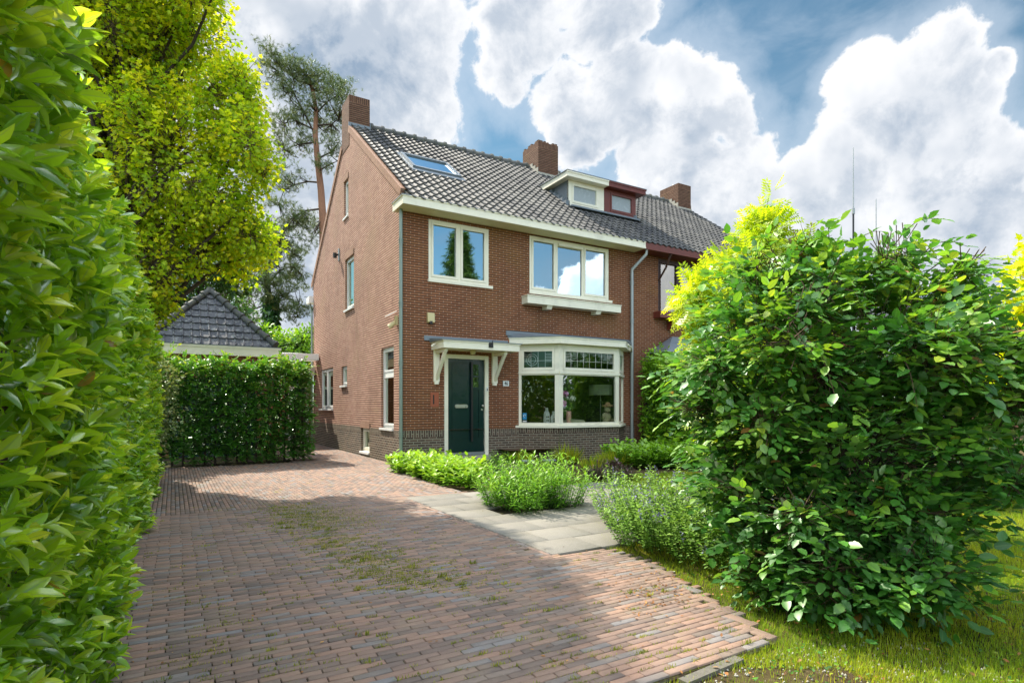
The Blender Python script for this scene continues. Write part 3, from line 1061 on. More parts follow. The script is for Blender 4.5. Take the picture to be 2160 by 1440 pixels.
# sticker in the left pane: blue with a white curl
A, T, N, L = seg(BL, B1)
mb = MB(); mb.obox(A, T, N, .10, .21, -.033, -.031, 1.06, 1.24); st_ = mb.build('window_sticker', M['blue'], bay)
mb = MB(); c_ = A + T * .155 + N * -.029 + ZX * 1.16
mb.tube([c_ + T * (.032 * math.cos(i * .45)) + ZX * (.032 * math.sin(i * .45)) for i in range(12)], .006, 5, False)
mb.build('sticker_mark', M['porcelain'], bay)
mb = MB(); mb.obox(A, T, N, .10, .21, -.033, -.031, 1.0, 1.03); mb.build('sticker_strip', M['porcelain'], bay)

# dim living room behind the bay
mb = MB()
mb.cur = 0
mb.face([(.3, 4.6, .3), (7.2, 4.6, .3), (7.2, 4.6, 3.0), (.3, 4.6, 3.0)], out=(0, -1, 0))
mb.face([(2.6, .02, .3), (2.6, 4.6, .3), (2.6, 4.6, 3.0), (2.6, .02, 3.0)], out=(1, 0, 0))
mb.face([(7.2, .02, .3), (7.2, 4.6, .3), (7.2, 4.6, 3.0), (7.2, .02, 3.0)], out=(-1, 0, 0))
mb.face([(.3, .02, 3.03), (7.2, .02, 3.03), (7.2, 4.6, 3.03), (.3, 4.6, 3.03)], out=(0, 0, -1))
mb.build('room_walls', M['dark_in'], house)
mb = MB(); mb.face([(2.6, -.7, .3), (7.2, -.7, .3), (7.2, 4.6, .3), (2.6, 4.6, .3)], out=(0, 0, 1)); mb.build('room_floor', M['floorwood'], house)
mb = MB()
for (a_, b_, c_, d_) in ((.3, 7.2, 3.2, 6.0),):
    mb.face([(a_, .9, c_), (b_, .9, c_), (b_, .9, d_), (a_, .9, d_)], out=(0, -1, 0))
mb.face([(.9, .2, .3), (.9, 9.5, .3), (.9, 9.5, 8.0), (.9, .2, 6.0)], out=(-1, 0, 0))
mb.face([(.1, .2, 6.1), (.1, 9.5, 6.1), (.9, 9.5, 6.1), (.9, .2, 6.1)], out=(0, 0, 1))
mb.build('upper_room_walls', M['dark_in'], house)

# ---------------------------------------------------------------- front door
door = empty('front_door', (0, 0, 0)); door.parent = house
d = door
mb = MB(); mb.slab(Z0, UX, NF, DOOR[0], DOOR[1], .16, DOOR[3], .012, -.12, [(DOOR[0] + .10, DOOR[1] - .10, .16, 2.62)])
mb.build('door_frame', M['cream'], d)
DL, DR = 1.20, 2.245
mb = MB()
mb.slab(Z0, UX, NF, DL + .003, DR - .003, .25, 2.615, -.05, -.10, [(1.325, 1.84, .58, 2.51), (1.905, 2.10, 2.21, 2.49), (1.905, 2.10, 1.91, 2.17), (1.905, 2.10, .61, 1.84)])
mb.build('door_leaf', M['green_door'], d)
mb = MB()
mb.box(1.34, 1.825, .060, .078, .60, 2.495); mb.box(1.325, 1.84, .078, .09, .58, 2.51)
mb.box(1.92, 2.085, .062, .078, .63, 1.825); mb.box(1.905, 2.10, .078, .09, .61, 1.84)
mb.box(DL + .004, DR - .004, .035, .049, .27, .36)
mb.build('door_panel', M['green_door'], d)
for (a_, b_) in ((2.21, 2.49), (1.91, 2.17)):
    mb = MB(); mb.face([(1.905, .075, a_), (2.10, .075, a_), (2.10, .075, b_), (1.905, .075, b_)], out=NF); mb.build('door_pane', M['glass_side'], d)
mb = MB(); mb.box(1.845, 1.895, -.01, .03, .52, 2.56); mb.build('pull_bar', M['black'], d)
mb = MB()
pts = []
for i in range(24):
    t_ = 2 * math.pi * i / 24
    cx = 1.592 + (.135 if math.cos(t_) > 0 else -.135)
    pts.append((cx + .045 * math.cos(t_), 1.42 + .045 * math.sin(t_)))
mb.face([(x, .034, z) for x, z in pts], out=NF)
for i in range(24):
    (x0, za), (x1, zb) = pts[i], pts[(i + 1) % 24]
    mb.face([(x0, .034, za), (x1, .034, zb), (x1, .06, zb), (x0, .06, za)], out=((x0 + x1) / 2 - 1.592, 0, (za + zb) / 2 - 1.42))
mb.box(1.46, 1.724, .030, .034, 1.405, 1.43)
mb.build('letter_slot', M['steel'], d)
mb = MB(); mb.ball((2.185, -.0, 1.43), .036, 12); mb.tube([(2.185, .0, 1.43), (2.185, .05, 1.43)], .016, 8); mb.tube([(2.18, .04, 1.335), (2.18, .052, 1.335)], .026, 12)
mb.build('door_knob', M['steel'], d, True)
mb = MB(); mb.box(DL, DR, -.01, .12, .175, .245); mb.build('threshold', M['stone'], d)
mb = MB(); mb.box(DOOR[0] - .0, DOOR[1] + .02, -.12, .0, .03, .165); mb.box(DOOR[0] + .0, DOOR[1] - .0, .0, .1, .03, .165); mb.build('door_step', M['concrete'], d)
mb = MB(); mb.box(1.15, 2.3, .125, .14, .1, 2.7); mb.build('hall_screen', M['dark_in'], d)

# canopy over the door
can = empty('door_canopy', (0, 0, 0)); can.parent = house
mb = MB(); mb.box(.755, 2.841, -.75, -.72, 2.80, 2.98); mb.box(.755, .785, -.72, -.0, 2.80, 2.98); mb.box(2.811, 2.841, -.72, 0, 2.80, 2.98); mb.box(.785, 2.811, -.72, 0, 2.815, 2.835)
mb.box(.735, 2.861, -.77, 0, 2.955, 2.985)
mb.build('canopy_board', M['cream'], can)
mb = MB(); mb.hexa([(.70, -.79, 2.986), (2.90, -.79, 2.986), (2.90, 0, 2.986), (.70, 0, 2.986), (.70, -.79, 3.0), (2.90, -.79, 3.0), (2.90, -.01, 3.09), (.70, -.01, 3.09)])
mb.box(.56, 2.92, -.025, -.002, 3.03, 3.15)
mb.build('canopy_lead', M['lead'], can)
for u in (.80, 2.44):
    mb = MB()
    mb.box(u, u + .15, -.06, 0, 2.02, 2.81)
    mb.box(u + .02, u + .13, -.055, 0, 1.96, 2.02)
    mb.box(u + .035, u + .115, -.62, -.06, 2.72, 2.80)
    mb.hexa([(u + .04, -.06, 2.06), (u + .11, -.06, 2.06), (u + .11, -.06, 2.17), (u + .04, -.06, 2.17), (u + .04, -.60, 2.72), (u + .11, -.60, 2.72), (u + .11, -.50, 2.72), (u + .04, -.50, 2.72)])
    mb.build('canopy_bracket', M['cream'], can)
mb = MB(); mb.lathe((1.72, -.35, 2.70), [(.0, .0), (.055, .01), (.075, .05), (.075, .085), (.09, .085), (.09, .115), (0, .115)], 16); mb.build('canopy_lamp', M['beige'], can, True)
mb = MB(); mb.box(1.95, 2.07, -.775, -.752, 2.86, 2.98); mb.tube([(2.01, -.78, 2.90), (2.05, -.79, 3.03)], .012, 6); mb.build('flag_holder', M['black'], can)
mb = MB(); mb.hexa([(.52, -.55, 2.83), (.55, -.57, 2.83), (.75, -.35, 2.93), (.74, -.33, 2.93), (.52, -.55, 2.86), (.55, -.57, 2.86), (.75, -.35, 2.96), (.74, -.33, 2.96)]); mb.build('canopy_spout', M['cream'], can)

# skylight
sk = empty('skylight', (0, 0, 0)); sk.parent = house
OS = Vector((0, -.45, 6.28))
q = lambda u, dd, n: OS + UX * u + slopeF * dd + NFR * n
def sbox(mb, u0, u1, d0, d1, n0, n1):
    mb.hexa([q(u0, d0, n0), q(u1, d0, n0), q(u1, d1, n0), q(u0, d1, n0), q(u0, d0, n1), q(u1, d0, n1), q(u1, d1, n1), q(u0, d1, n1)])
mb = MB(); f0, f1 = skL - .02, skH + .06
sbox(mb, .90, .98, f0, f1, .0, .14); sbox(mb, 2.28, 2.36, f0, f1, .0, .14); sbox(mb, .98, 2.28, f0, f0 + .10, .0, .13); sbox(mb, .98, 2.28, f1 - .09, f1, 0, .14)
mb.build('skylight_frame', M['lead'], sk)
mb = MB(); sbox(mb, .98, 2.28, f0 + .10, f1 - .09, .05, .10); mb.build('skylight_pane', M['glass_sky'], sk)
mb = MB(); sbox(mb, .84, .90, f0 - .1, f1 + .1, .0, .075); sbox(mb, 2.36, 2.42, f0 - .1, f1 + .1, .0, .075); sbox(mb, .84, 2.42, f0 - .22, f0, .0, .08); sbox(mb, .84, 2.42, f1, f1 + .16, .0, .08)
mb.build('skylight_flashing', M['lead'], sk)


# dormer shared by the two halves
def dormer(par, u0, u1, mat, cheek_u, first):
    d = empty('dormer', (0, 0, 0)); d.parent = par
    VF = 1.42
    zb, zt = 7.70, 8.52
    f = window(d, (0, VF, 0), UX, NF, u0, u1, zb, zt, [((u0 + .13 if first else u0 + .25), (u1 - .25 if first else u1 - .13), zb + .12, zt - .08, 1)], mat, M['glass_milk'], recess=0, sash=.07, name='dormer')
    f.name = 'window'
    mb = MB()
    for cu in (cheek_u,):
        n = Vector((-1 if first else 1, 0, 0))
        zr = lambda v: roof_z(v)
        v_end = (zt - 6.28) / K - .45
        mb.face([(cu, VF, zr(VF) - .05), (cu, VF, zt), (cu, v_end, zt), (cu, v_end, zr(v_end))], out=n)
        mb.face([(cu + (.06 if first else -.06), VF, zr(VF) - .05), (cu + (.06 if first else -.06), VF, zt), (cu + (.06 if first else -.06), v_end, zt)], out=-n)
    mb.build('cheek', M['lead'], d)
    o = .22
    a_, b_ = (u0 - o, u1) if first else (u0, u1 + o)
    mb = MB()
    mb.box(a_, b_, VF - .25, VF - .22, zt, zt + .165)
    x = a_ if first else b_ - .03
    mb.box(x, x + .03, VF - .22, VF + 1.72, zt, zt + .165)
    mb.box(a_ + (.03 if first else 0), b_ - (0 if first else .03), VF - .22, VF + 1.3, zt, zt + .03)
    mb.box(a_ - (.02 if first else -.002), b_ + (.02 if not first else -.002), VF - .27, VF - .25, zt + .12, zt + .165)
    mb.build('dormer_fascia', mat, d)
    mb = MB(); mb.box(a_ - (.03 if first else -.001), b_ + (.03 if not first else 0), VF - .28, VF + 1.85, zt + .167, zt + .185); mb.build('dormer_roof', M['lead'], d)
    mb = MB(); mb.box(u0, u1, VF - .20, VF - .01, zb - .06, zb - .01)
    c0 = cheek_u - .05
    for i in range(6):
        va = VF + i * .2; mb.box(c0 - .05, c0 + .10, va, va + .2, roof_z(va + .2) - .12, roof_z(va + .2) + .07)
    mb.build('dormer_flashing', M['lead'], d)
    return d
dormer(house, 5.95, 7.375, M['cream'], 5.95, True)
dormer(nb, 7.385, 8.75, M['redbrown'], 8.75, False)

# neighbour's front details
u0, u1, z0, z1 = NW2[0] + WU, NW2[1] + WU, NW2[2], NW2[3]
a, b = u0 + (u1 - u0) * .33, u0 + (u1 - u0) * .66
window(nb, Z0, UX, NF, u0, u1, z0, z1, [(u0 + .08, a - .04, z0 + .07, z1 - .07, 1), (a + .04, b - .04, z0 + .07, z1 - .07, 1), (b + .04, u1 - .08, z0 + .07, z1 - .07, 1)], M['darkbrown'], M['glass_low'], recess=.03, sill=(.03, .03, .07, .05), label='dark brown upstairs window with curtains')
mb = MB()
for i in range(26):
    x0 = u0 + (u1 - u0) * i / 26; x1 = u0 + (u1 - u0) * (i + 1) / 26
    mb.face([(x0, .20 + .05 * (i % 2), z0), (x1, .20 + .05 * ((i + 1) % 2), z0), (x1, .20 + .05 * ((i + 1) % 2), z1), (x0, .20 + .05 * (i % 2), z1)], out=NF)
mb.build('curtain', painted('ochre_curtain', (.38, .22, .07), .9, .2), nb)
u0, u1 = NW1[0] + WU, NW1[1] + WU
window(nb, Z0, UX, NF, u0, u1, NW1[2], NW1[3], [(u0 + .08, (u0 + u1) / 2 - .04, NW1[2] + .07, NW1[3] - .07, 1), ((u0 + u1) / 2 + .04, u1 - .08, NW1[2] + .07, NW1[3] - .07, 1)], M['darkbrown'], M['glass_side'], recess=.03)
mb = MB(); mb.box(8.17, 11.40, -.30, 0, 4.16, 4.36); mb.box(8.75, 8.87, -.25, -.02, 3.85, 4.158); mb.box(10.6, 10.72, -.25, -.02, 3.85, 4.158); mb.build('flower_shelf', M['redbrown'], nb)
mb = MB(); mb.tube([(8.38, -.02, 5.35), (8.42, -.28, 5.7), (8.47, -.44, 6.09)], [.03, .035, .04], 6); mb.build('eaves_bracket', M['darkbrown'], nb)
mb = MB()
q = [(7.85, -.03, 3.05), (7.70, -1.05, 3.02), (11.6, -1.05, 3.02), (11.6, -.03, 3.05)]
t2 = [(8.9, -.03, 3.62), (8.75, -.25, 3.60), (11.0, -.25, 3.60), (11.0, -.03, 3.62)]
mb.hexa([*q, *t2]); mb.build('bay_roof_lead', M['lead'], nb)
# neighbour's bay under its lead roof
mb = MB()
NL = [(7.82, 0), (8.62, FV), (10.7, FV), (11.5, 0)]
for a_, b_ in zip(NL, NL[1:]):
    A, T, N, L = seg(a_, b_)
    mb.slab(A, T, N, 0, L, .90, 3.02, 0, -.07, [(.09, L - .09, .98, 2.25), (.09, L - .09, 2.37, 2.92)])
mb.build('bay_frame', M['darkbrown'], nb)
mb = MB()
for a_, b_ in zip(NL, NL[1:]):
    A, T, N, L = seg(a_, b_); plinth(mb, A, T, N, L, top=.88)
mb.build('bay_plinth', M['plinth'], nb)
mb = MB()
for a_, b_ in zip(NL, NL[1:]):
    A, T, N, L = seg(a_, b_)
    mb.face([A + N * -.04 + ZX * .95, A + T * L + N * -.04 + ZX * .95, A + T * L + N * -.04 + ZX * 2.95, A + N * -.04 + ZX * 2.95], out=N)
mb.build('bay_pane', M['glass_side'], nb)
mb = MB(); mb.face([(7.5, 1.5, .2), (14.5, 1.5, .2), (14.5, 1.5, 6), (7.5, 1.5, 6)], out=NF); mb.build('room_walls', M['dark_in'], nb)
mb = MB(); mb.slab(Z0, UX, NF, NDOOR[0] + WU, NDOOR[1] + WU, .1, 2.72, -.05, -.1, [(NDOOR[0] + WU + .3, NDOOR[1] + WU - .3, 1.2, 2.4)]); mb.build('front_door', M['redbrown'], nb)

# ---------------------------------------------------------------- things fixed to the walls or standing in the window
def hthing(name, label, cat, group=None):
    return tag(at_house(empty(name, (0, 0, 0))), label, cat, group)
t_ = hthing('alarm_box', 'cream alarm box on the front wall above the door canopy', 'alarm box')
mb = MB(); mb.hexa([(.63, -.09, 3.48), (.81, -.09, 3.48), (.81, 0, 3.46), (.63, 0, 3.46), (.63, -.07, 3.70), (.81, -.07, 3.70), (.81, 0, 3.72), (.63, 0, 3.72)]); mb.build('case', M['beige'], t_)
mb = MB(); mb.box(.68, .75, -.095, -.05, 3.43, 3.50); mb.build('grille', M['black'], t_)
t_ = hthing('house_number_sign', 'small white plate reading 46 on the wall right of the front door', 'sign')
mb = MB(); mb.box(2.77, 2.96, -.02, 0, 1.945, 2.095); mb.build('rim', M['stone'], t_)
mb = MB(); mb.box(2.778, 2.952, -.024, -.0201, 1.953, 2.087); mb.build('plate', M['porcelain'], t_)
cu = bpy.data.curves.new('numerals', 'FONT'); cu.body = '46'; cu.size = .135; cu.extrude = .002; cu.align_x = 'CENTER'; cu.align_y = 'CENTER'; cu.offset = .002
cu.materials.append(M['black']); tmp = bpy.data.objects.new('tmp', cu); COL.objects.link(tmp); bpy.context.view_layer.update()
me_ = bpy.data.meshes.new_from_object(tmp); bpy.data.objects.remove(tmp); me_.materials.clear(); me_.materials.append(M['black']); co_ = bpy.data.objects.new('numerals', me_); COL.objects.link(co_); co_.parent = t_; co_.location = (2.865, -.0265, 2.02); co_.rotation_euler = (RAD(90), 0, 0); co_.scale = (.8, 1, 1)
t_ = hthing('milk_hatch_plate', 'rust-red plate with a slot set into the brick left of the front door', 'wall plate')
mb = MB(); mb.slab(Z0, UX, NF, .73, .945, 1.41, 1.76, .012, .0, [(.79, .83, 1.47, 1.70)]); mb.build('plate', M['terra'], t_)
mb = MB(); mb.box(.79, .83, -.004, -.001, 1.47, 1.70); mb.build('slot', M['black'], t_)
t_ = hthing('doorbell', 'slim doorbell on the door frame', 'doorbell')
mb = MB(); mb.box(2.275, 2.315, -.035, -.0125, 1.80, 1.92); mb.build('case', M['porcelain'], t_)
mb = MB(); mb.box(2.285, 2.305, -.039, -.0355, 1.82, 1.88); mb.build('button', M['black'], t_)
t_ = hthing('security_camera', 'beige security lamp with sensor hood on the side wall beside the downpipe', 'security lamp')
mb = MB(); mb.box(-.06, 0, .28, .38, 3.40, 3.62); mb.build('mount', M['beige'], t_)
mb = MB(); mb.hexa([(-.26, .25, 3.60), (-.26, .50, 3.60), (-.04, .50, 3.72), (-.04, .25, 3.72), (-.26, .25, 3.62), (-.26, .50, 3.62), (-.04, .50, 3.74), (-.04, .25, 3.74)]); mb.build('hood', M['porcelain'], t_)
mb = MB(); mb.tube([(-.06, .33, 3.46), (-.20, .38, 3.34)], [.055, .065], 12); mb.build('lamp_head', M['beige'], t_)
t_ = hthing('wall_spotlight', 'small dark spotlight with a grey back plate high on the side wall', 'spotlight')
mb = MB(); mb.box(-.03, 0, 6.0, 6.10, 6.22, 6.62); mb.build('back_plate', M['zinc2'], t_)
mb = MB(); mb.tube([(-.03, 6.05, 6.42), (-.14, 6.05, 6.40)], .03, 8); mb.tube([(-.14, 6.05, 6.46), (-.14, 6.05, 6.30)], .06, 12); mb.build('spot_head', M['black'], t_)

t_ = hthing('floor_lamp', 'floor lamp with a wide pale drum shade seen through the bay window', 'lamp')
mb = MB(); mb.lathe((6.72, .8, 1.77), [(.36, 0), (.36, .31), (.35, .31), (.35, 0), (.36, 0)], 28); mb.build('lamp_shade', M['shade'], t_, True)
mb = MB(); mb.tube([(6.72, .8, .31), (6.72, .8, 1.9)], .012, 8); mb.lathe((6.72, .8, .30), [(0, .0), (.16, .0), (.16, .02), (0, .03)]); mb.build('lamp_stand', M['steel'], t_, True)
t_ = hthing('flower_vase', 'pink vase holding pink and white peonies on the bay window ledge', 'vase')
VC = Vector((4.56, -.50, .946))
mb = MB(); mb.lathe(VC, [(0, 0), (.07, 0), (.075, .03), (.05, .06), (.068, .10), (.068, .33), (.06, .34), (.055, .33), (.055, .1)], 18); mb.build('vase_body', M['pinkcer'], t_, True)
def blossom(c, r, mat, nm):
    mb = MB(); rr = random.Random(int(c.x * 100))
    for i in range(70):
        n_ = Vector((rr.gauss(0, 1), rr.gauss(0, 1), rr.gauss(0, 1) + .3)).normalized(); t1_ = n_.orthogonal().normalized(); t2_ = n_.cross(t1_)
        c2 = c + n_ * r * rr.uniform(.5, 1); q_ = r * .35
        mb.face([c2 + t1_ * q_, c2 + t2_ * q_ + n_ * q_ * .6, c2 - t1_ * q_, c2 - t2_ * q_ + n_ * q_ * .4])
    mb.build(nm, mat, t_)
heads = [(VC + Vector((-.14, 0, .80)), .10, 'pinkpetal'), (VC + Vector((-.19, 0, .55)), .09, 'pinkpetal'), (VC + Vector((.12, 0, .68)), .08, 'whitepetal'), (VC + Vector((-.05, .02, .70)), .05, 'whitepetal')]
for c, r, mt in heads: blossom(c, r, M[mt], 'peony')
M['stemgreen'] = painted('flower_stem_green', (.05, .12, .02), .6, .2)
mb = MB()
for c, r, mt in heads: mb.tube([VC + Vector((0, 0, .3)), VC.lerp(c, .6) + Vector((0, 0, .05)), c], .006, 5)
for i in range(26):
    a_ = VC + Vector((rng.uniform(-.10, .14), rng.uniform(-.06, .06), rng.uniform(.36, .60))); b_ = a_ + Vector((rng.uniform(-.09, .09), 0, rng.uniform(0, .08)))
    s_ = (b_ - a_).cross(Vector((0, 1, 0))).normalized() * .018
    mb.face([a_, (a_ + b_) / 2 + s_, b_, (a_ + b_) / 2 - s_])
mb.build('stems', M['stemgreen'], t_)
t_ = hthing('small_vase', 'short brownish vase beside the pink vase on the window ledge', 'vase')
mb = MB(); mb.lathe((4.34, -.45, .946), [(0, 0), (.05, 0), (.06, .05), (.045, .2), (.05, .28), (.04, .28)], 14); mb.build('vase_body', M['terra'], t_, True)
for (u, v, hh, lab) in ((3.93, -.36, .27, 'taller white porcelain canal house on the bay window ledge'), (4.06, -.50, .18, 'shorter white porcelain canal house on the bay window ledge')):
    t_ = hthing('porcelain_house', lab, 'ornament', 'porcelain houses on the window ledge')
    mb = MB(); w_ = .065
    mb.box(u - w_, u + w_, v - .05, v + .05, .946, .946 + hh)
    mb.face([(u - w_, v - .05, .946 + hh), (u + w_, v - .05, .946 + hh), (u, v - .05, .946 + hh + .11)], out=NF)
    mb.face([(u - w_, v - .05, .946 + hh), (u, v - .05, .946 + hh + .11), (u, v + .05, .946 + hh + .11), (u - w_, v + .05, .946 + hh)], out=(-1, 0, 1))
    mb.face([(u + w_, v - .05, .946 + hh), (u, v - .05, .946 + hh + .11), (u, v + .05, .946 + hh + .11), (u + w_, v + .05, .946 + hh)], out=(1, 0, 1))
    mb.box(u - .012, u + .012, v - .05, v + .05, .946 + hh + .08, .946 + hh + .16)
    mb.build('house_body', M['porcelain'], t_)
    for zz in (.25, .6):
        for du in (-.04, .01):
            mb = MB(); mb.box(u + du, u + du + .03, v - .053, v - .0505, .946 + hh * zz, .946 + hh * zz + .05); mb.build('window', M['black'], t_)
t_ = hthing('teddy_bear', 'stuffed bear with a brown hat sitting at the right of the bay window', 'soft toy')
mb = MB(); mb.ball((6.05, -.30, 1.10), .15, 14, (1, .9, 1.05)); mb.ball((6.03, -.36, 1.33), .10, 14); mb.ball((5.90, -.42, 1.0), .06, 10, (1, 1.6, 1)); mb.ball((6.17, -.42, 1.0), .06, 10, (1, 1.6, 1)); mb.ball((5.90, -.36, 1.15), .05, 10, (1, 1, 1.8)); mb.ball((5.95, -.38, 1.40), .035, 8); mb.ball((6.11, -.38, 1.40), .035, 8); mb.ball((6.01, -.46, 1.30), .04, 8)
mb.build('bear_body', M['teddy'], t_, True)
mb = MB(); mb.ball((6.04, -.36, 1.43), .12, 14, (1.5, 1.3, .35)); mb.ball((6.04, -.36, 1.47), .09, 12, (1, 1, .8)); mb.build('bear_hat', M['hat'], t_, True)
t_ = hthing('armchair', 'low beige upholstered seat back inside the bay window', 'armchair')
mb = MB(); mb.tube([(4.6, -.05, .95), (5.0, -.05, .97), (5.4, -.05, .95)], [.08, .09, .08], 12); mb.box(4.5, 5.5, -.1, .7, .45, .72); mb.build('backrest', M['cushion'], t_, True)
mb = MB(); mb.box(4.45, 5.55, .0, .8, .32, .45); mb.build('base', M['cushion'], t_)
t_ = hthing('picture_frame', 'dark framed picture on the back wall of the room behind the bay', 'picture')
mb = MB(); mb.slab((0, 2.6, 0), UX, NF, 6.45, 7.15, 1.3, 2.5, .03, 0, [(6.5, 7.1, 1.35, 2.45)]); mb.build('frame', M['black'], t_)
mb = MB(); mb.face([(6.5, 2.59, 1.35), (7.1, 2.59, 1.35), (7.1, 2.59, 2.45), (6.5, 2.59, 2.45)], out=NF); mb.build('print', M['stone'], t_)

# ------------------------------------------------------------------ garage and other outbuildings (house coordinates)
gar = hthing('garage', 'low brick garage with a pyramid roof of dark tiles behind the clipped hedge', 'garage')
GX0, GX1, GY0 = -5.53, -1.97, 5.05
GY1 = GY0 + 3.56
EZ = 3.13
mb = MB()
mb.wall((GX0 + .2, GY0 + .2, 0), UX, NF, GX1 - GX0 - .4, -.2, EZ - .1, [(.5, 2.7, -.1, 2.2)])
mb.wall((GX1 - .2, GY0 + .2, 0), VX, UX, GY1 - GY0 - .4, -.2, EZ - .1)
mb.wall((GX0 + .2, GY0 + .2, 0), VX, NS, GY1 - GY0 - .4, -.2, EZ - .1)
mb.wall((GX0 + .2, GY1 - .2, 0), UX, VX, GX1 - GX0 - .4, -.2, EZ - .1)
mb.build('wall', M['brick_front'], gar)
mb = MB(); mb.box(GX0 + .7, GX0 + 2.9, GY0 + .26, GY0 + .30, -.1, 2.2); mb.build('garage_door', M['green_door'], gar)
mb = MB(); mb.box(GX0, GX1, GY0, GY1, EZ - .26, EZ); mb.box(GX0 - .02, GX1 + .02, GY0 - .02, GY1 + .02, EZ - .045, EZ + .01); mb.build('fascia', M['cream'], gar)
mb = MB(); mb.box(GX0 - .03, GX1 + .03, GY0 - .03, GY1 + .03, EZ + .011, EZ + .03); mb.build('eaves_lead', M['lead'], gar)
GA = Vector(((GX0 + GX1) / 2, (GY0 + GY1) / 2, EZ + 1.78))
gin = .12
cs = [Vector((GX0 + gin, GY0 + gin, EZ + .02)), Vector((GX1 - gin, GY0 + gin, EZ + .02)), Vector((GX1 - gin, GY1 - gin, EZ + .02)), Vector((GX0 + gin, GY1 - gin, EZ + .02))]
mb = MB()
for i in range(4): mb.face([cs[i], cs[(i + 1) % 4], GA - ZX * .06], out=((cs[i] + cs[(i + 1) % 4]) / 2 - GA))
mb.build('roof_deck', M['rooftile2'], gar)
for i in range(4):
    a, b = cs[i], cs[(i + 1) % 4]
    U = (b - a).normalized(); mid_ = (a + b) / 2; up = (GA - mid_).normalized(); N = U.cross(up)
    if N.z < 0: N = -N
    Wd = (b - a).length; Ls = (GA - mid_).length
    mb = MB(); rows = 8
    tile_field(mb, a, U, up, N, Wd / 15, rows, Ls / rows, rng, 'flat', lambda r: (Wd / 2 * (r + .55) / rows, Wd - Wd / 2 * (r + .55) / rows))
    mb.build('tile_slope', M['rooftile2'], gar)
mb = MB()
for c in cs:
    d_ = (GA - c); n = 8
    for k in range(n):
        p0, p1 = c + d_ * (k / n) + ZX * .10, c + d_ * ((k + 1) / n) + ZX * .09
        mb.tube([p0, p1], [.098, .085], 10); mb.tube([p0 - d_ * .004, p0 + d_ * .022], .118, 10)
mb.tube([GA + ZX * .0, GA + ZX * .18], [.15, .08], 10)
mb.build('hip_tiles', M['ridgetile'], gar, True)
t_ = hthing('flat_roof_link', 'white-edged flat-roofed passage between the garage and the house', 'outbuilding')
mb = MB(); mb.box(-1.9, -.75, 8.6, 12.5, 3.05, 3.32); mb.build('upper_fascia', M['white'], t_)
mb = MB(); mb.box(-1.95, -.02, 4.55, 7.0, 2.56, 2.58) if False else None
mb.box(-.85, -.03, 9.7, 12.4, 2.62, 2.92); mb.box(-1.3, -.03, 9.0, 9.7, 3.15, 3.38); mb.build('fascia', M['white'], t_)
mb = MB(); mb.wall((-1.9, 10.3, 0), UX, NF, 1.88, -.1, 3.0, [(1.0, 1.75, 0, 2.2)]); mb.build('wall', M['brick_front'], t_)
mb = MB(); mb.slab((-1.9, 10.3, 0), UX, NF, 1.0, 1.75, 0, 2.2, .0, -.08, [(1.09, 1.66, .05, 2.1)]); mb.build('door_frame', M['white'], t_)
mb = MB(); mb.box(-.81, -.24, 10.34, 10.37, .05, 2.1); mb.build('door_leaf', M['black'], t_)

# ------------------------------------------------------------------ ground
def ground_mat():
    m_, t, out = new_mat('lawn_soil')
    co = t.node('ShaderNodeNewGeometry').outputs['Position']
    n1 = t.noise(co, .9, 5, .6); n2 = t.noise(co, 22, 6, .7)
    c = t.mix(t.smooth(n1, .42, .62), (.060, .040, .024, 1), (.095, .080, .030, 1))
    c = t.mix(t.m('MULTIPLY', t.smooth(n2, .5, .66), .5), c, (.16, .12, .07, 1))
    p = principled(t, c, .95, t.bump(n2, .7, .03), 0, .1)
    t.l.new(p.outputs[0], out.inputs[0])
    return m_
M['soil'] = ground_mat()
mb = MB()
# large sheet, hollowed under nothing: sits 3 cm below the paving
mb.face([(-900, -900, -.035), (900, -900, -.035), (900, 1500, -.035), (-900, 1500, -.035)], out=ZX)
gr = tag(mb.build('ground', M['soil']), kind='structure')


def paver_mat():
    m_, t, out = new_mat('clay_paver')
    at = t.node('ShaderNodeAttribute'); at.attribute_name = 'Col'
    sp = t.node('ShaderNodeSeparateColor'); t.l.new(at.outputs['Color'], sp.inputs[0])
    pos = t.node('ShaderNodeNewGeometry').outputs['Position']
    base = t.ramp(sp.outputs[0], [(0, (.150, .122, .108)), (.25, (.240, .168, .138)), (.5, (.300, .200, .155)), (.72, (.36, .220, .160)), (.86, (.215, .185, .168)), (1.0, (.245, .24, .245))])
    n = t.noise(pos, 2.2, 5, .65); n2 = t.noise(pos, 85, 5, .7); n3 = t.noise(pos, 7, 5, .7)
    base = t.mix(t.m('MULTIPLY', t.smooth(n, .45, .7), .35), base, (.38, .29, .20, 1))
    n5 = t.noise(pos, .8, 4, .7)
    base = t.mix(t.m('MULTIPLY', t.smooth(n5, .52, .68), .32), base, (.13, .10, .085, 1))
    base = t.mix(t.m('MULTIPLY', t.smooth(n3, .60, .72), .28), base, (.16, .15, .06, 1))
    base = t.mix(t.m('MULTIPLY', n2, .45), base, (.15, .11, .09, 1))
    base = t.mix(t.smooth(n2, .66, .74), base, (.42, .37, .31, 1))
    p = principled(t, base, .78, t.bump(n2, .5, .006), 0, .3)
    t.l.new(p.outputs[0], out.inputs[0])
    return m_


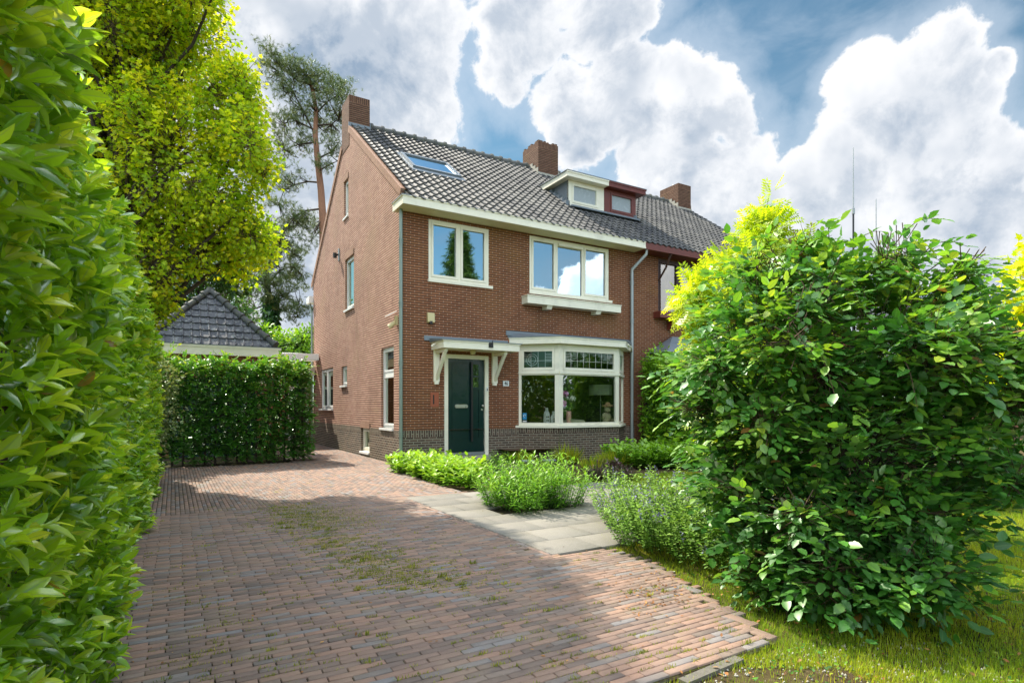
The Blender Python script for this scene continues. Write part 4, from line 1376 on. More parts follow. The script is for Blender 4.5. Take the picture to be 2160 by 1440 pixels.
def joint_mat():
    m_, t, out = new_mat('sand_joint')
    pos = t.node('ShaderNodeNewGeometry').outputs['Position']
    n = t.noise(pos, 3.0, 5, .7); n2 = t.noise(pos, 60, 4, .7)
    c = t.mix(t.smooth(n, .48, .60), (.030, .023, .017, 1), (.075, .080, .018, 1))
    c = t.mix(t.m('MULTIPLY', n2, .4), c, (.02, .015, .01, 1))
    p = principled(t, c, .95, t.bump(n2, .8, .01), 0, .1)
    t.l.new(p.outputs[0], out.inputs[0])
    return m_


M['paver'] = paver_mat(); M['joint'] = joint_mat()


def fast_mesh(name, verts, faces_idx, nper, mats, cols=None, parent=None, smooth=False, mi=None):
    """verts (N,3); faces_idx flat int array; nper verts per face (int or array)"""
    me = bpy.data.meshes.new(name)
    nv = len(verts); nl = len(faces_idx)
    if np.isscalar(nper): tot = np.full(nl // nper, nper, dtype=np.int32)
    else: tot = np.asarray(nper, dtype=np.int32)
    me.vertices.add(nv); me.vertices.foreach_set('co', np.asarray(verts, dtype=np.float32).ravel())
    me.loops.add(nl); me.loops.foreach_set('vertex_index', np.asarray(faces_idx, dtype=np.int32))
    me.polygons.add(len(tot))
    st = np.zeros(len(tot), dtype=np.int32); st[1:] = np.cumsum(tot)[:-1]
    me.polygons.foreach_set('loop_start', st)
    try: me.polygons.foreach_set('loop_total', tot)
    except Exception: pass
    if smooth: me.polygons.foreach_set('use_smooth', np.ones(len(tot), dtype=bool))
    if not isinstance(mats, (list, tuple)): mats = [mats]
    for m_ in mats: me.materials.append(m_)
    if mi is not None: me.polygons.foreach_set('material_index', np.asarray(mi, dtype=np.int32))
    if cols is not None:
        ca = me.color_attributes.new('Col', 'FLOAT_COLOR', 'POINT')
        c4 = np.ones((nv, 4), dtype=np.float32); c4[:, :3] = cols
        ca.data.foreach_set('color', c4.ravel())
    me.update(calc_edges=True)
    me.validate()
    ob = bpy.data.objects.new(name, me); COL.objects.link(ob)
    if parent is not None: ob.parent = parent
    return ob


def bricks_mesh(name, rects, zt, rngn, mat, parent=None, cham=.0025, zj=.0016, tilt=.006, colbias=None):
    """rects (n,4): u0,u1,v0,v1 in house coordinates -> separate pavers with chamfered edges"""
    r = np.asarray(rects); n = len(r)
    z = zt + rngn.uniform(-zj, zj, n)
    tx, ty = rngn.normal(0, tilt, n), rngn.normal(0, tilt, n)
    c = cham
    P8 = []
    for (e, dz) in ((0, -.05), (0, -c), (c, 0)):
        for (i, j) in ((0, 2), (1, 2), (1, 3), (0, 3)):
            u = r[:, i] + (e if i == 0 else -e); v = r[:, j] + (e if j == 2 else -e)
            du = u - (r[:, 0] + r[:, 1]) / 2; dv = v - (r[:, 2] + r[:, 3]) / 2
            zz = z + dz + (tx * du + ty * dv)
            P8.append(np.stack([XC + u * CA - v * SA, YC + u * SA + v * CA, zz], 1))
    V = np.stack(P8, 1).reshape(-1, 3)
    q = []
    for b in (0, 4):
        for k in range(4):
            q += [b + k, b + (k + 1) % 4, b + 4 + (k + 1) % 4, b + 4 + k]
    q += [8, 9, 10, 11]
    q = np.array(q)
    F = (q[None, :] + (np.arange(n) * 12)[:, None]).ravel()
    rc = rngn.random(n)
    cols = np.zeros((n, 12, 3)); cols[:, :, 0] = rc[:, None]; cols[:, :, 2] = rngn.random(n)[:, None]
    return fast_mesh(name, V, F, 4, mat, cols.reshape(-1, 3), parent)


rn = np.random.default_rng(5)
# driveway outline in house coordinates
def in_drive(u, v):
    if v < -11.04 - .0: return False
    if v > 9.8: return False
    right = -1.66 if v > -8.75 else (-1.02 if v > -9.4 else -1.02 - (-9.4 - v) * .36)
    if v > -5.15: right = -.62
    if v > -3.0: right = -.62 + (v + 3.0) * .12
    if v > -.6: right = -.03
    if u > right: return False
    if v > .6: return u > -2.1 - 4.0 * (v < 2.2)
    return u > -6.2


rects = []
pw, pl = .0555, .206
V_SOL0, V_SOL1 = -4.60, -4.18          # soldier rows
v = -11.05; row = 0
while v < V_SOL0 - .01:
    off = (row % 2) * pl / 2 + rn.uniform(-.012, .012)
    u = -6.2 + off
    while u < -.5:
        du = rn.uniform(-.0015, .0015)
        if in_drive(u + pl / 2, v + pw / 2):
            uu1 = u + pl
            rects.append((u + .0035 + du, uu1 - .0035 + du, v + .0032, v + pw - .0032))
        u += pl
    v += pw; row += 1
v_s = v
for k in range(2):
    u = -6.2
    while u < -.6:
        if in_drive(u + pw / 2, v_s + k * pl + .05):
            rects.append((u + .0025, u + pw - .0025, v_s + k * pl + .003, v_s + (k + 1) * pl - .003))
        u += pw
v0_ = v_s + 2 * pl
u = -6.2; colm = 0
while u < 0.0:
    off = (colm % 2) * pl / 2
    v = v0_ - (pl / 2 if colm % 2 else 0)
    while v < 9.9:
        a_, b_ = max(v, v0_), v + pl
        if b_ - a_ > .05 and in_drive(u + pw / 2, (a_ + b_) / 2):
            rects.append((u + .004, u + pw - .004, a_ + .0045, b_ - .0045))
        v += pl
    u += pw; colm += 1
v = -11.02
while v < -9.42:
    e_ = -1.02 - (-9.4 - v) * .36
    rects.append((e_ - .02, e_ + .06, v + .004, v + pl - .004)); v += pl
drive = bricks_mesh('driveway', rects, .0, rn, M['paver'])
tag(drive, kind='structure')
mb = MB()
dp = [(-6.3, -11.06), (-2.7, -11.06), (-1.62, -11.06), (-1.02, -9.4), (-1.02, -8.75), (-1.64, -8.75), (-1.64, -5.15), (-.6, -5.15), (-.60, -3), (-.3, -.6), (-.02, -.02), (-.02, 10.2), (-6.3, 10.2)]
mb.face([W(u, v, -.012) for u, v in dp], out=ZX)
jb = tag(mb.build('driveway_sand_bed', M['joint']), kind='structure')

# concrete slab terrace
rects = []
SW_, SH_ = .60, .40
rs = np.random.default_rng(9)
ex_ = lambda u, v: (-1.10 < u < .35 and -7.30 < v < -5.75)
v = -8.72; row = 0
while v < -4.9:
    u = -1.63 + (-.0 if row % 2 == 0 else -.30)
    while u < 2.0:
        a_, b_ = max(u, -1.63), u + SW_
        cu, cv = (a_ + b_) / 2, v + .25
        lim = -.35 if v < -8.2 else (.6 if v < -7.6 else 1.9)
        if b_ - a_ > .1 and a_ < lim and not (-.95 < cu < .1 and -6.9 < cv < -5.7):
            rects.append((a_ + .004, b_ - .004, v + .004, v + .5 - .004))
        u += SW_
    v += .5; row += 1


def slab_mat():
    m_, t, out = new_mat('concrete_slab')
    at = t.node('ShaderNodeAttribute'); at.attribute_name = 'Col'
    sp = t.node('ShaderNodeSeparateColor'); t.l.new(at.outputs['Color'], sp.inputs[0])
    pos = t.node('ShaderNodeNewGeometry').outputs['Position']
    base = t.mix(sp.outputs[0], (.17, .16, .14, 1), (.24, .225, .195, 1))
    n = t.noise(pos, 1.7, 6, .65); n2 = t.noise(pos, 120, 4, .75)
    base = t.mix(t.m('MULTIPLY', t.smooth(n, .45, .68), .4), base, (.13, .12, .09, 1))
    base = t.mix(t.m('MULTIPLY', t.smooth(n2, .45, .7), .5), base, (.38, .36, .32, 1))
    p = principled(t, base, .85, t.bump(n2, .5, .004), 0, .25)
    t.l.new(p.outputs[0], out.inputs[0])
    return m_


M['slab'] = slab_mat()
ter = bricks_mesh('terrace_slabs', rects, .004, rs, M['slab'], zj=.002, tilt=.003, cham=.003)
tag(ter, kind='structure')
mb = MB(); mb.face([W(u, v, -.016) for u, v in ((-1.63, -8.72), (-.6, -8.72), (1.9, -6.0), (1.9, -4.8), (-1.63, -4.8))], out=ZX)
tag(mb.build('terrace_sand_bed', M['joint']), kind='structure')
# brick border along the terrace
rects = []
v = -8.75
while v < -5.15:
    rects.append((-1.69, -1.645, v + .003, v + pl - .003)); v += pl
tag(bricks_mesh('paving_edge', rects, .003, rs, M['paver']), kind='structure')
# garden path by the front door
rects = []
v = -3.2
while v < -.15:
    u = 1.15
    while u < 2.3:
        rects.append((u + .003, u + pl - .003, v + .003, v + pw - .003)); u += pl
    v += pw
tag(bricks_mesh('garden_path', rects, .004, rs, M['paver']), kind='structure')

# ------------------------------------------------------------------ foliage
def template(kind):
    """returns verts (x across, y along, z up), rib value per vertex, faces list"""
    if kind == 'laurel':
        ys = [0, .14, .38, .66, .88, 1.0]; ws = [.03, .13, .195, .18, .085, .005]
        cv = [0, .03, .05, .03, -.02, -.06]
        V, rb = [], []
        for y, w_, c in zip(ys, ws, cv):
            V += [(-w_, y, c + w_ * .35), (0, y, c), (w_, y, c + w_ * .35)]; rb += [0, 1, 0]
        F = []
        for i in range(5):
            a = i * 3; F += [(a, a + 1, a + 4, a + 3), (a + 1, a + 2, a + 5, a + 4)]
    elif kind == 'beech':
        ys = [0, .12, .26, .40, .54, .68, .82, .93, 1.0]; ws = [.02, .17, .26, .30, .29, .24, .155, .07, .0]
        V, rb = [], []
        for i, (y, w_) in enumerate(zip(ys, ws)):
            j = .02 if i % 2 else -.012
            c = -.10 * (y - .4) ** 2
            V += [(-w_ - j, y - .04 * (i % 2), c + w_ * .18 + j), (0, y, c), (w_ + j, y - .04 * (i % 2), c + w_ * .18 + j)]; rb += [0, 1, 0]
        F = []
        for i in range(8):
            a = i * 3; F += [(a, a + 1, a + 4, a + 3), (a + 1, a + 2, a + 5, a + 4)]
    elif kind == 'oval':
        V = [(0, 0, 0), (-.26, .35, .05), (-.20, .72, .03), (0, 1, -.05), (.20, .72, .03), (.26, .35, .05), (0, .5, 0)]; rb = [1, 0, 0, 1, 0, 0, 1]
        F = [(0, 6, 1), (1, 6, 2), (2, 6, 3), (3, 6, 4), (4, 6, 5), (5, 6, 0)]
    elif kind == 'maple':
        pts = [(0, 0), (-.16, .12), (-.44, .08), (-.30, .34), (-.52, .58), (-.22, .60), (0, 1.0), (.22, .60), (.52, .58), (.30, .34), (.44, .08), (.16, .12)]
        V = [(x, y, -.12 * abs(x) + .02) for x, y in pts] + [(0, .38, .03)]; rb = [0] * 12 + [1]
        F = [(i, 12, (i + 1) % 12) for i in range(12)]
    elif kind == 'lance':
        V = [(0, 0, 0), (-.10, .3, .02), (-.08, .65, .0), (0, 1, -.10), (.08, .65, .0), (.10, .3, .02)]; rb = [1, 0, 0, 1, 0, 0]
        F = [(0, 5, 4, 1), (1, 4, 3, 2)]
    elif kind == 'blade':
        V = [(-.04, 0, 0), (.04, 0, 0), (.028, .55, .05), (-.028, .55, .05), (0, 1, .2)]; rb = [0, 0, 0, 0, 0]
        F = [(0, 1, 2, 3), (3, 2, 4)]
    elif kind == 'needle':
        V, F, rb = [], [], []
        rr = random.Random(2)
        for i in range(16):
            th = rr.uniform(0, 2 * math.pi); el = rr.uniform(-.1, 1.3); L = rr.uniform(.7, 1.0)
            d_ = Vector((math.cos(th) * math.cos(el), math.sin(el), math.sin(th) * math.cos(el))); b_ = d_.orthogonal().normalized() * .034
            s0 = Vector((0, rr.uniform(-.3, .3), 0))
            k = len(V); V += [tuple(s0 - b_), tuple(s0 + b_), tuple(s0 + d_ * L)]; rb += [0, 0, 0]; F.append((k, k + 1, k + 2))
    elif kind == 'pinnate':
        V, F, rb = [], [], []
        for i in range(6):
            y = .15 + i * .14
            for sx in (-1, 1):
                k = len(V); x0, x1 = sx * .01, sx * .33
                dy = .05; wd = .062; dr = -.05
                V += [(x0, y, 0), ((x0 + x1) / 2, y + dy + wd, dr * .3), (x1, y + dy * 2, dr), ((x0 + x1) / 2, y + dy - wd, dr * .3)]; rb += [1, 0, 0, 0]; F.append((k, k + 1, k + 2, k + 3) if sx > 0 else (k, k + 3, k + 2, k + 1))
        k = len(V); V += [(-.055, .93, 0), (0, .86, 0), (.055, .93, 0), (0, 1.12, -.02)]; rb += [0, 1, 0, 0]; F.append((k, k + 1, k + 2, k + 3))
        k = len(V); V += [(-.008, 0, 0), (.008, 0, 0), (.006, .9, 0), (-.006, .9, 0)]; rb += [1, 1, 1, 1]; F.append((k, k + 1, k + 2, k + 3))
    return np.array(V, dtype=float), np.array(rb, dtype=float), F


TPL = {k: template(k) for k in ('laurel', 'beech', 'oval', 'maple', 'lance', 'blade', 'needle', 'pinnate')}


def norm(a):
    return a / np.maximum(np.linalg.norm(a, axis=1, keepdims=True), 1e-9)


def leaves(name, kind, Pn, Dn, Nn, Sn, mat, parent=None, rcol=None, rg=None, smooth=True, curl=.0, wscale=None):
    rg = rg or R0
    Pn = np.asarray(Pn, float); n = len(Pn)
    Dn = norm(np.asarray(Dn, float)); Nn = np.asarray(Nn, float)
    Xn = norm(np.cross(Dn, Nn)); Nn = np.cross(Xn, Dn)
    V, rb, F = TPL[kind]
    Sn = np.broadcast_to(np.asarray(Sn, float), (n,))
    if rcol is not None: rcol = np.where(rg.random(n) > .9965, 1.0, np.clip(rcol, 0, .94))
    ws = np.ones(n) if wscale is None else wscale
    vx = V[None, :, 0] * (Sn * ws)[:, None]; vy = V[None, :, 1] * Sn[:, None]; vz = V[None, :, 2] * Sn[:, None]
    if curl:
        cl = rg.normal(0, curl, n)
        vz = vz + cl[:, None] * (V[None, :, 1] ** 2) * Sn[:, None]
    verts = Pn[:, None, :] + vx[..., None] * Xn[:, None, :] + vy[..., None] * Dn[:, None, :] + vz[..., None] * Nn[:, None, :]
    nv = len(V)
    fl = np.concatenate([np.array(f) for f in F]); ln = np.array([len(f) for f in F])
    idx = (fl[None, :] + (np.arange(n) * nv)[:, None]).ravel()
    tot = np.tile(ln, n)
    if rcol is None: rcol = rg.random(n)
    cols = np.zeros((n, nv, 3)); cols[:, :, 0] = np.clip(rcol, 0, 1)[:, None]; cols[:, :, 1] = rb[None, :]; cols[:, :, 2] = rg.random(n)[:, None]
    return fast_mesh(name, verts.reshape(-1, 3), idx, tot, mat, cols.reshape(-1, 3), parent, smooth)


def rdir(n, rg):
    return norm(rg.normal(0, 1, (n, 3)))


def shell_points(ells, n, rg, lo=.70, hi=1.05, keep=.62):
    """points near the surface of a union of ellipsoids; returns points, outward directions"""
    E = np.array([(e[0], e[1], e[2], e[3], e[4], e[5]) for e in ells])
    area = (E[:, 3] * E[:, 4] + E[:, 4] * E[:, 5] + E[:, 3] * E[:, 5])
    outP, outD = [], []
    got = 0
    for _ in range(30):
        k = rg.choice(len(E), n, p=area / area.sum())
        d = rdir(n, rg); r = rg.uniform(lo ** 2, hi ** 2, n) ** .5
        p = E[k, :3] + d * r[:, None] * E[k, 3:6]
        q = (p[:, None, :] - E[None, :, :3]) / E[None, :, 3:6]
        dist = np.linalg.norm(q, axis=2)
        dist[np.arange(n), k] = 9
        ok = (dist.min(axis=1) > keep)
        nn = norm(d / E[k, 3:6])
        outP.append(p[ok]); outD.append(nn[ok]); got += ok.sum()
        if got >= n: break
    return np.concatenate(outP)[:n], np.concatenate(outD)[:n]


def clumps(Pc, Dc, per, rad, rg, droop=0.0, spread=.8, up=.25):
    """leaf positions and directions around clump centres"""
    n = len(Pc) * per
    c = np.repeat(Pc, per, 0); o = np.repeat(Dc, per, 0)
    off = rdir(n, rg) * (rg.random(n) ** .5 * rad)[:, None]
    p = c + off
    D = norm(norm(off) * .8 + o * .6 + rdir(n, rg) * spread + np.array([0, 0, -droop]))
    N = norm(o * .5 + np.array([0, 0, up + .5]) + rdir(n, rg) * .55)
    return p, D, N


def sprays(Pc, Dc, per, L, rg):
    """flat layered sprays: leaves left and right of a short drooping shoot"""
    n = len(Pc)
    ax = norm(Dc * np.array([1, 1, .35]) + rdir(n, rg) * .55 + np.array([0, 0, .05]))
    side = norm(np.cross(ax, np.array([0, 0, 1.]) + rdir(n, rg) * .45)); up = np.cross(side, ax)
    up = up * np.sign(up[:, 2:3] + 1e-6)
    Ln = L * rg.uniform(.6, 1.25, n)
    P_, D_, N_ = [], [], []
    for j in range(per):
        t = (j + rg.uniform(-.2, .3, n)) / per
        sg = 1 if j % 2 else -1
        p = Pc + ax * (Ln * (t - .45))[:, None] - up * (Ln * .25 * t * t)[:, None]
        D_.append(norm(ax * (.55 + .5 * t)[:, None] + side * sg * (.9 - .5 * t)[:, None] + np.array([0, 0, -.22]) + rdir(n, rg) * .22)); P_.append(p); N_.append(norm(up + rdir(n, rg) * .38))
    o = lambda q: np.stack(q, 1).reshape(-1, 3)
    return o(P_), o(D_), o(N_)


def limbs(name, base, targets, mat, parent, r0=.16, r1=.012, rg=None, split=.35, wob=.25, seg=7, first=.22, up=.6, top=None):
    """trunk and limbs reaching for the targets"""
    rr = random.Random(4 if rg is None else rg)
    mb = MB()
    base = Vector(base)
    top = Vector(top) if top is not None else base + (sum((Vector(t) for t in targets), Vector()) / len(targets) - base) * .75
    n = 9; pts = []
    for i in range(n):
        k = i / (n - 1)
        pts.append(base.lerp(top, k) + Vector((rr.uniform(-1, 1), rr.uniform(-1, 1), 0)) * wob * .35 * (k > 0))
    rads = [r0 * (1 - .75 * i / (n - 1)) for i in range(n)]
    rads[0] *= 1.35
    mb.tube(pts, rads, 10)
    for t in targets:
        t = Vector(t)
        k = max(first, min(.97, ((t.z - base.z) / max(.1, top.z - base.z)) * rr.uniform(.35, .75)))
        x = k * (n - 1); i = min(n - 2, int(x)); a = pts[i].lerp(pts[i + 1], x - i)
        ra = (rads[i] * (1 - x + i) + rads[i + 1] * (x - i)) * .55
        L = (t - a).length
        m1_ = a.lerp(t, .35) + Vector((rr.gauss(0, wob * .3), rr.gauss(0, wob * .3), L * .10 * up))
        m2_ = a.lerp(t, .7) + Vector((rr.gauss(0, wob * .3), rr.gauss(0, wob * .3), L * .05 * up))
        mb.tube([a, a.lerp(m1_, .5) + Vector((0, 0, L * .02)), m1_, m2_, t], [ra, ra * .8, ra * .6, ra * .35 + r1 * .5, r1], 6, False)
    return mb.build(name, mat, parent, True)


def twigs(name, Pc, Dc, L, r, mat, parent, rg):
    """short thin shoots under each clump"""
    n = len(Pc)
    a = Pc - Dc * L + rdir(n, rg) * L * .25; b = Pc + Dc * L * .2
    t = norm(b - a); s1 = norm(np.cross(t, rdir(n, rg))); s2 = np.cross(t, s1)
    V = []
    for (q, rr_) in ((a, r), (b, r * .4)):
        for k in range(3):
            th = 2 * math.pi * k / 3
            V.append(q + (s1 * math.cos(th) + s2 * math.sin(th)) * rr_)
    V = np.stack(V, 1).reshape(-1, 3)
    f = np.array([0, 1, 4, 3, 1, 2, 5, 4, 2, 0, 3, 5])
    idx = (f[None, :] + (np.arange(n) * 6)[:, None]).ravel()
    return fast_mesh(name, V, idx, 4, mat, None, parent)


LM = {
    'laurel': leaf_mat('laurel_leaf', [(0, (.09, .22, .012)), (.4, (.30, .54, .02)), (.75, (.58, .78, .03)), (.94, (.74, .80, .05)), (1, (.55, .30, .06))], .52, .24, .13, rib=(.30, .42, .12)),
    'beech': leaf_mat('beech_leaf', [(0, (.030, .14, .018)), (.5, (.085, .29, .026)), (.85, (.30, .54, .032)), (.94, (.52, .64, .045)), (1, (.45, .20, .05))], .50, .42, .13, rib=(.12, .25, .06)),
    'hedge': leaf_mat('clipped_beech_leaf', [(0, (.035, .15, .014)), (.5, (.08, .27, .02)), (.85, (.24, .44, .025)), (.94, (.45, .52, .04)), (1, (.42, .20, .05))], .45, .4, .10),
    'gold': leaf_mat('golden_maple_leaf', [(0, (.24, .42, .012)), (.4, (.48, .64, .016)), (.75, (.76, .78, .02)), (1, (.94, .80, .02))], .60, .5, .03),
    'gold2': leaf_mat('golden_pinnate_leaf', [(0, (.30, .48, .015)), (.5, (.48, .62, .02)), (1, (.68, .68, .03))], .55, .5, .03),
    'pine': leaf_mat('pine_needles', [(0, (.07, .125, .04)), (.6, (.15, .20, .06)), (1, (.28, .26, .09))], .3, .5, .06),
    'dark': leaf_mat('dark_tree_leaf', [(0, (.035, .10, .018)), (.6, (.09, .20, .025)), (1, (.2, .30, .04))], .45, .5, .05),
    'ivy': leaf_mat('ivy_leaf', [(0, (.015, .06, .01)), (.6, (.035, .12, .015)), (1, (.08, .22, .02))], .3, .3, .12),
    'varieg': leaf_mat('pale_edged_leaf', [(0, (.09, .16, .03)), (.5, (.20, .28, .07)), (.85, (.42, .44, .22)), (1, (.5, .20, .06))], .4, .4, .1),
    'bed': leaf_mat('bed_leaf', [(0, (.12, .30, .015)), (.5, (.27, .50, .02)), (1, (.52, .64, .04))], .45, .4, .08),
    'fresh': leaf_mat('fresh_lance_leaf', [(0, (.10, .30, .015)), (.5, (.20, .45, .02)), (1, (.40, .56, .04))], .45, .4, .08),
    'mint': leaf_mat('catmint_leaf', [(0, (.10, .22, .03)), (.5, (.20, .38, .045)), (1, (.36, .52, .09))], .4, .5, .06),
    'grass': leaf_mat('grass_blade', [(0, (.17, .30, .015)), (.4, (.32, .46, .018)), (.8, (.54, .54, .025)), (1, (.62, .48, .07))], .50, .5, .04),
    'moss': leaf_mat('joint_weed', [(0, (.14, .17, .018)), (.6, (.28, .31, .03)), (1, (.46, .38, .07))], .35, .6, .03),
    'purple': leaf_mat('purple_leaf', [(0, (.035, .010, .018)), (.7, (.09, .022, .035)), (1, (.20, .08, .07))], .25, .3, .15),
    'flower': leaf_mat('lavender_blossom', [(0, (.22, .20, .55)), (1, (.40, .36, .72))], .4, .6, .02, tcol=1.0),
    'brown': leaf_mat('dead_leaf', [(0, (.12, .05, .02)), (.6, (.35, .14, .04)), (1, (.50, .28, .10))], .2, .6, .05),
}


def vec(a): return np.array([a[0], a[1], a[2]])


# ---- laurel hedge along the left of the driveway: face at u=-5.12, running back along v
def laurel_hedge():
    root = tag(empty('laurel_hedge', W(-5.6, -6, 0), 0, 'tall glossy laurel hedge filling the left side beside the brick driveway', 'hedge'), None)
    rg = np.random.default_rng(21)
    inv = np.array(root.location)
    Ps, Ds, Ns, Ss, Rc = [], [], [], [], []
    TH = .8
    # shoots: on the face, on top, at the far end
    def shoots(n, kind, va, vb):
        v = rg.uniform(va, vb, n)
        if kind == 'face':
            z = rg.uniform(.02, 2.92, n); u = np.full(n, -5.14); o = np.tile([1., 0, .35], (n, 1))
            bulge = .10 * np.sin(v * 1.9 + z * 1.3) + .07 * np.sin(v * 4.3 - z * 2.7) - .06 * (z > 2.5) * (z - 2.5) / .4 * 2
            u = u + bulge - rg.random(n) ** 1.5 * .30
        elif kind == 'top':
            u = rg.uniform(-5.14 - TH, -5.15, n); z = 2.9 + .10 * np.sin(v * 2.3 + u * 3) - rg.random(n) * .22; o = np.tile([.15, 0, 1.], (n, 1))
            z = z + .35 * (rg.random(n) > .93)
        else:
            u = rg.uniform(-5.14 - TH, -5.15, n); z = rg.uniform(.05, 2.9, n); v = np.full(n, vb) - rg.random(n) * .25; o = np.tile([0, 1., .3], (n, 1))
        return u, v, z, o
    for (cnt, kind, va, vb) in ((1500, 'face', -12.3, -9.6), (2600, 'face', -9.6, -5.0), (2600, 'face', -5.0, .45), (500, 'top', -12.3, -8.0), (600, 'top', -8, .45), (330, 'end', 0, .45)):
        u, v, z, o = shoots(cnt, kind, va, vb)
        n = len(u); per = 8
        c = np.stack([XC + u * CA - v * SA, YC + u * SA + v * CA, z], 1)
        o3 = np.stack([o[:, 0] * CA - o[:, 1] * SA, o[:, 0] * SA + o[:, 1] * CA, o[:, 2]], 1)
        sd = norm(o3 * .9 + rdir(n, rg) * .55 + np.array([0, 0, .25]))     # shoot direction
        a1 = norm(np.cross(sd, rdir(n, rg))); a2 = np.cross(sd, a1)
        young = rg.random(n)
        for k in range(per):
            th = k * 2.4 + rg.uniform(-.3, .3, n)
            rad = a1 * np.cos(th)[:, None] + a2 * np.sin(th)[:, None]
            open_ = .95 - .09 * k + rg.uniform(-.15, .15, n)
            D = norm(rad * open_[:, None] + sd * (.35 + .09 * k) + np.array([0, 0, -.12]))
            Pn = c + sd * (.018 * k - .05)
            Ns.append(norm(sd * 1.0 - rad * .3 + np.array([0, 0, .45]))); Ps.append(Pn); Ds.append(D)
            Ss.append(rg.uniform(.085, .135, n) * (1.0 if k < 6 else .75))
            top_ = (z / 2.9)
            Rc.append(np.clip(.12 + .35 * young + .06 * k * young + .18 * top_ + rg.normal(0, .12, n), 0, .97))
    Ps = np.concatenate(Ps); Ds = np.concatenate(Ds); Ns = np.concatenate(Ns); Ss = np.concatenate(Ss); Rc = np.concatenate(Rc)
    Rc[rg.random(len(Rc)) > .992] = 1.0
    # keep the lens clear
    dcam = np.linalg.norm(Ps - np.array([0, 0, HC]), axis=1)
    k = dcam > .95
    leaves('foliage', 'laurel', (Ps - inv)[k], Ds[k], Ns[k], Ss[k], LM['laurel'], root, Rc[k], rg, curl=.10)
    # stems and a dark woody inside
    mb = MB(); rr = random.Random(8)
    for i in range(46):
        v = -12.2 + i * .275; u = -5.55 + rr.uniform(-.2, .2)
        b = W(u, v, 0) - Vector(root.location)
        mb.tube([b, b + Vector((rr.uniform(-.1, .1), rr.uniform(-.1, .1), 1.2)), b + Vector((rr.uniform(-.25, .25), rr.uniform(-.25, .25), 2.6))], [.03, .022, .008], 6)
        for j in range(7):
            z = rr.uniform(.3, 2.4); e = W(-5.25 + rr.uniform(-.1, .05), v + rr.uniform(-.3, .3), z + .25) - Vector(root.location)
            mb.tube([b + Vector((0, 0, z)), e], [.012, .005], 5, False)
    mb.build('stems', M['twig'], root)
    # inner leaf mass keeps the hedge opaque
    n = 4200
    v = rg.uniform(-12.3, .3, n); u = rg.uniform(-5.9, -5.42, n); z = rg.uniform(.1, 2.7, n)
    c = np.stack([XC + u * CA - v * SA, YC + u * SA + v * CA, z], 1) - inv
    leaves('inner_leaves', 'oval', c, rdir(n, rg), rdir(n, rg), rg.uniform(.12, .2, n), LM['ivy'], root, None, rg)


laurel_hedge()


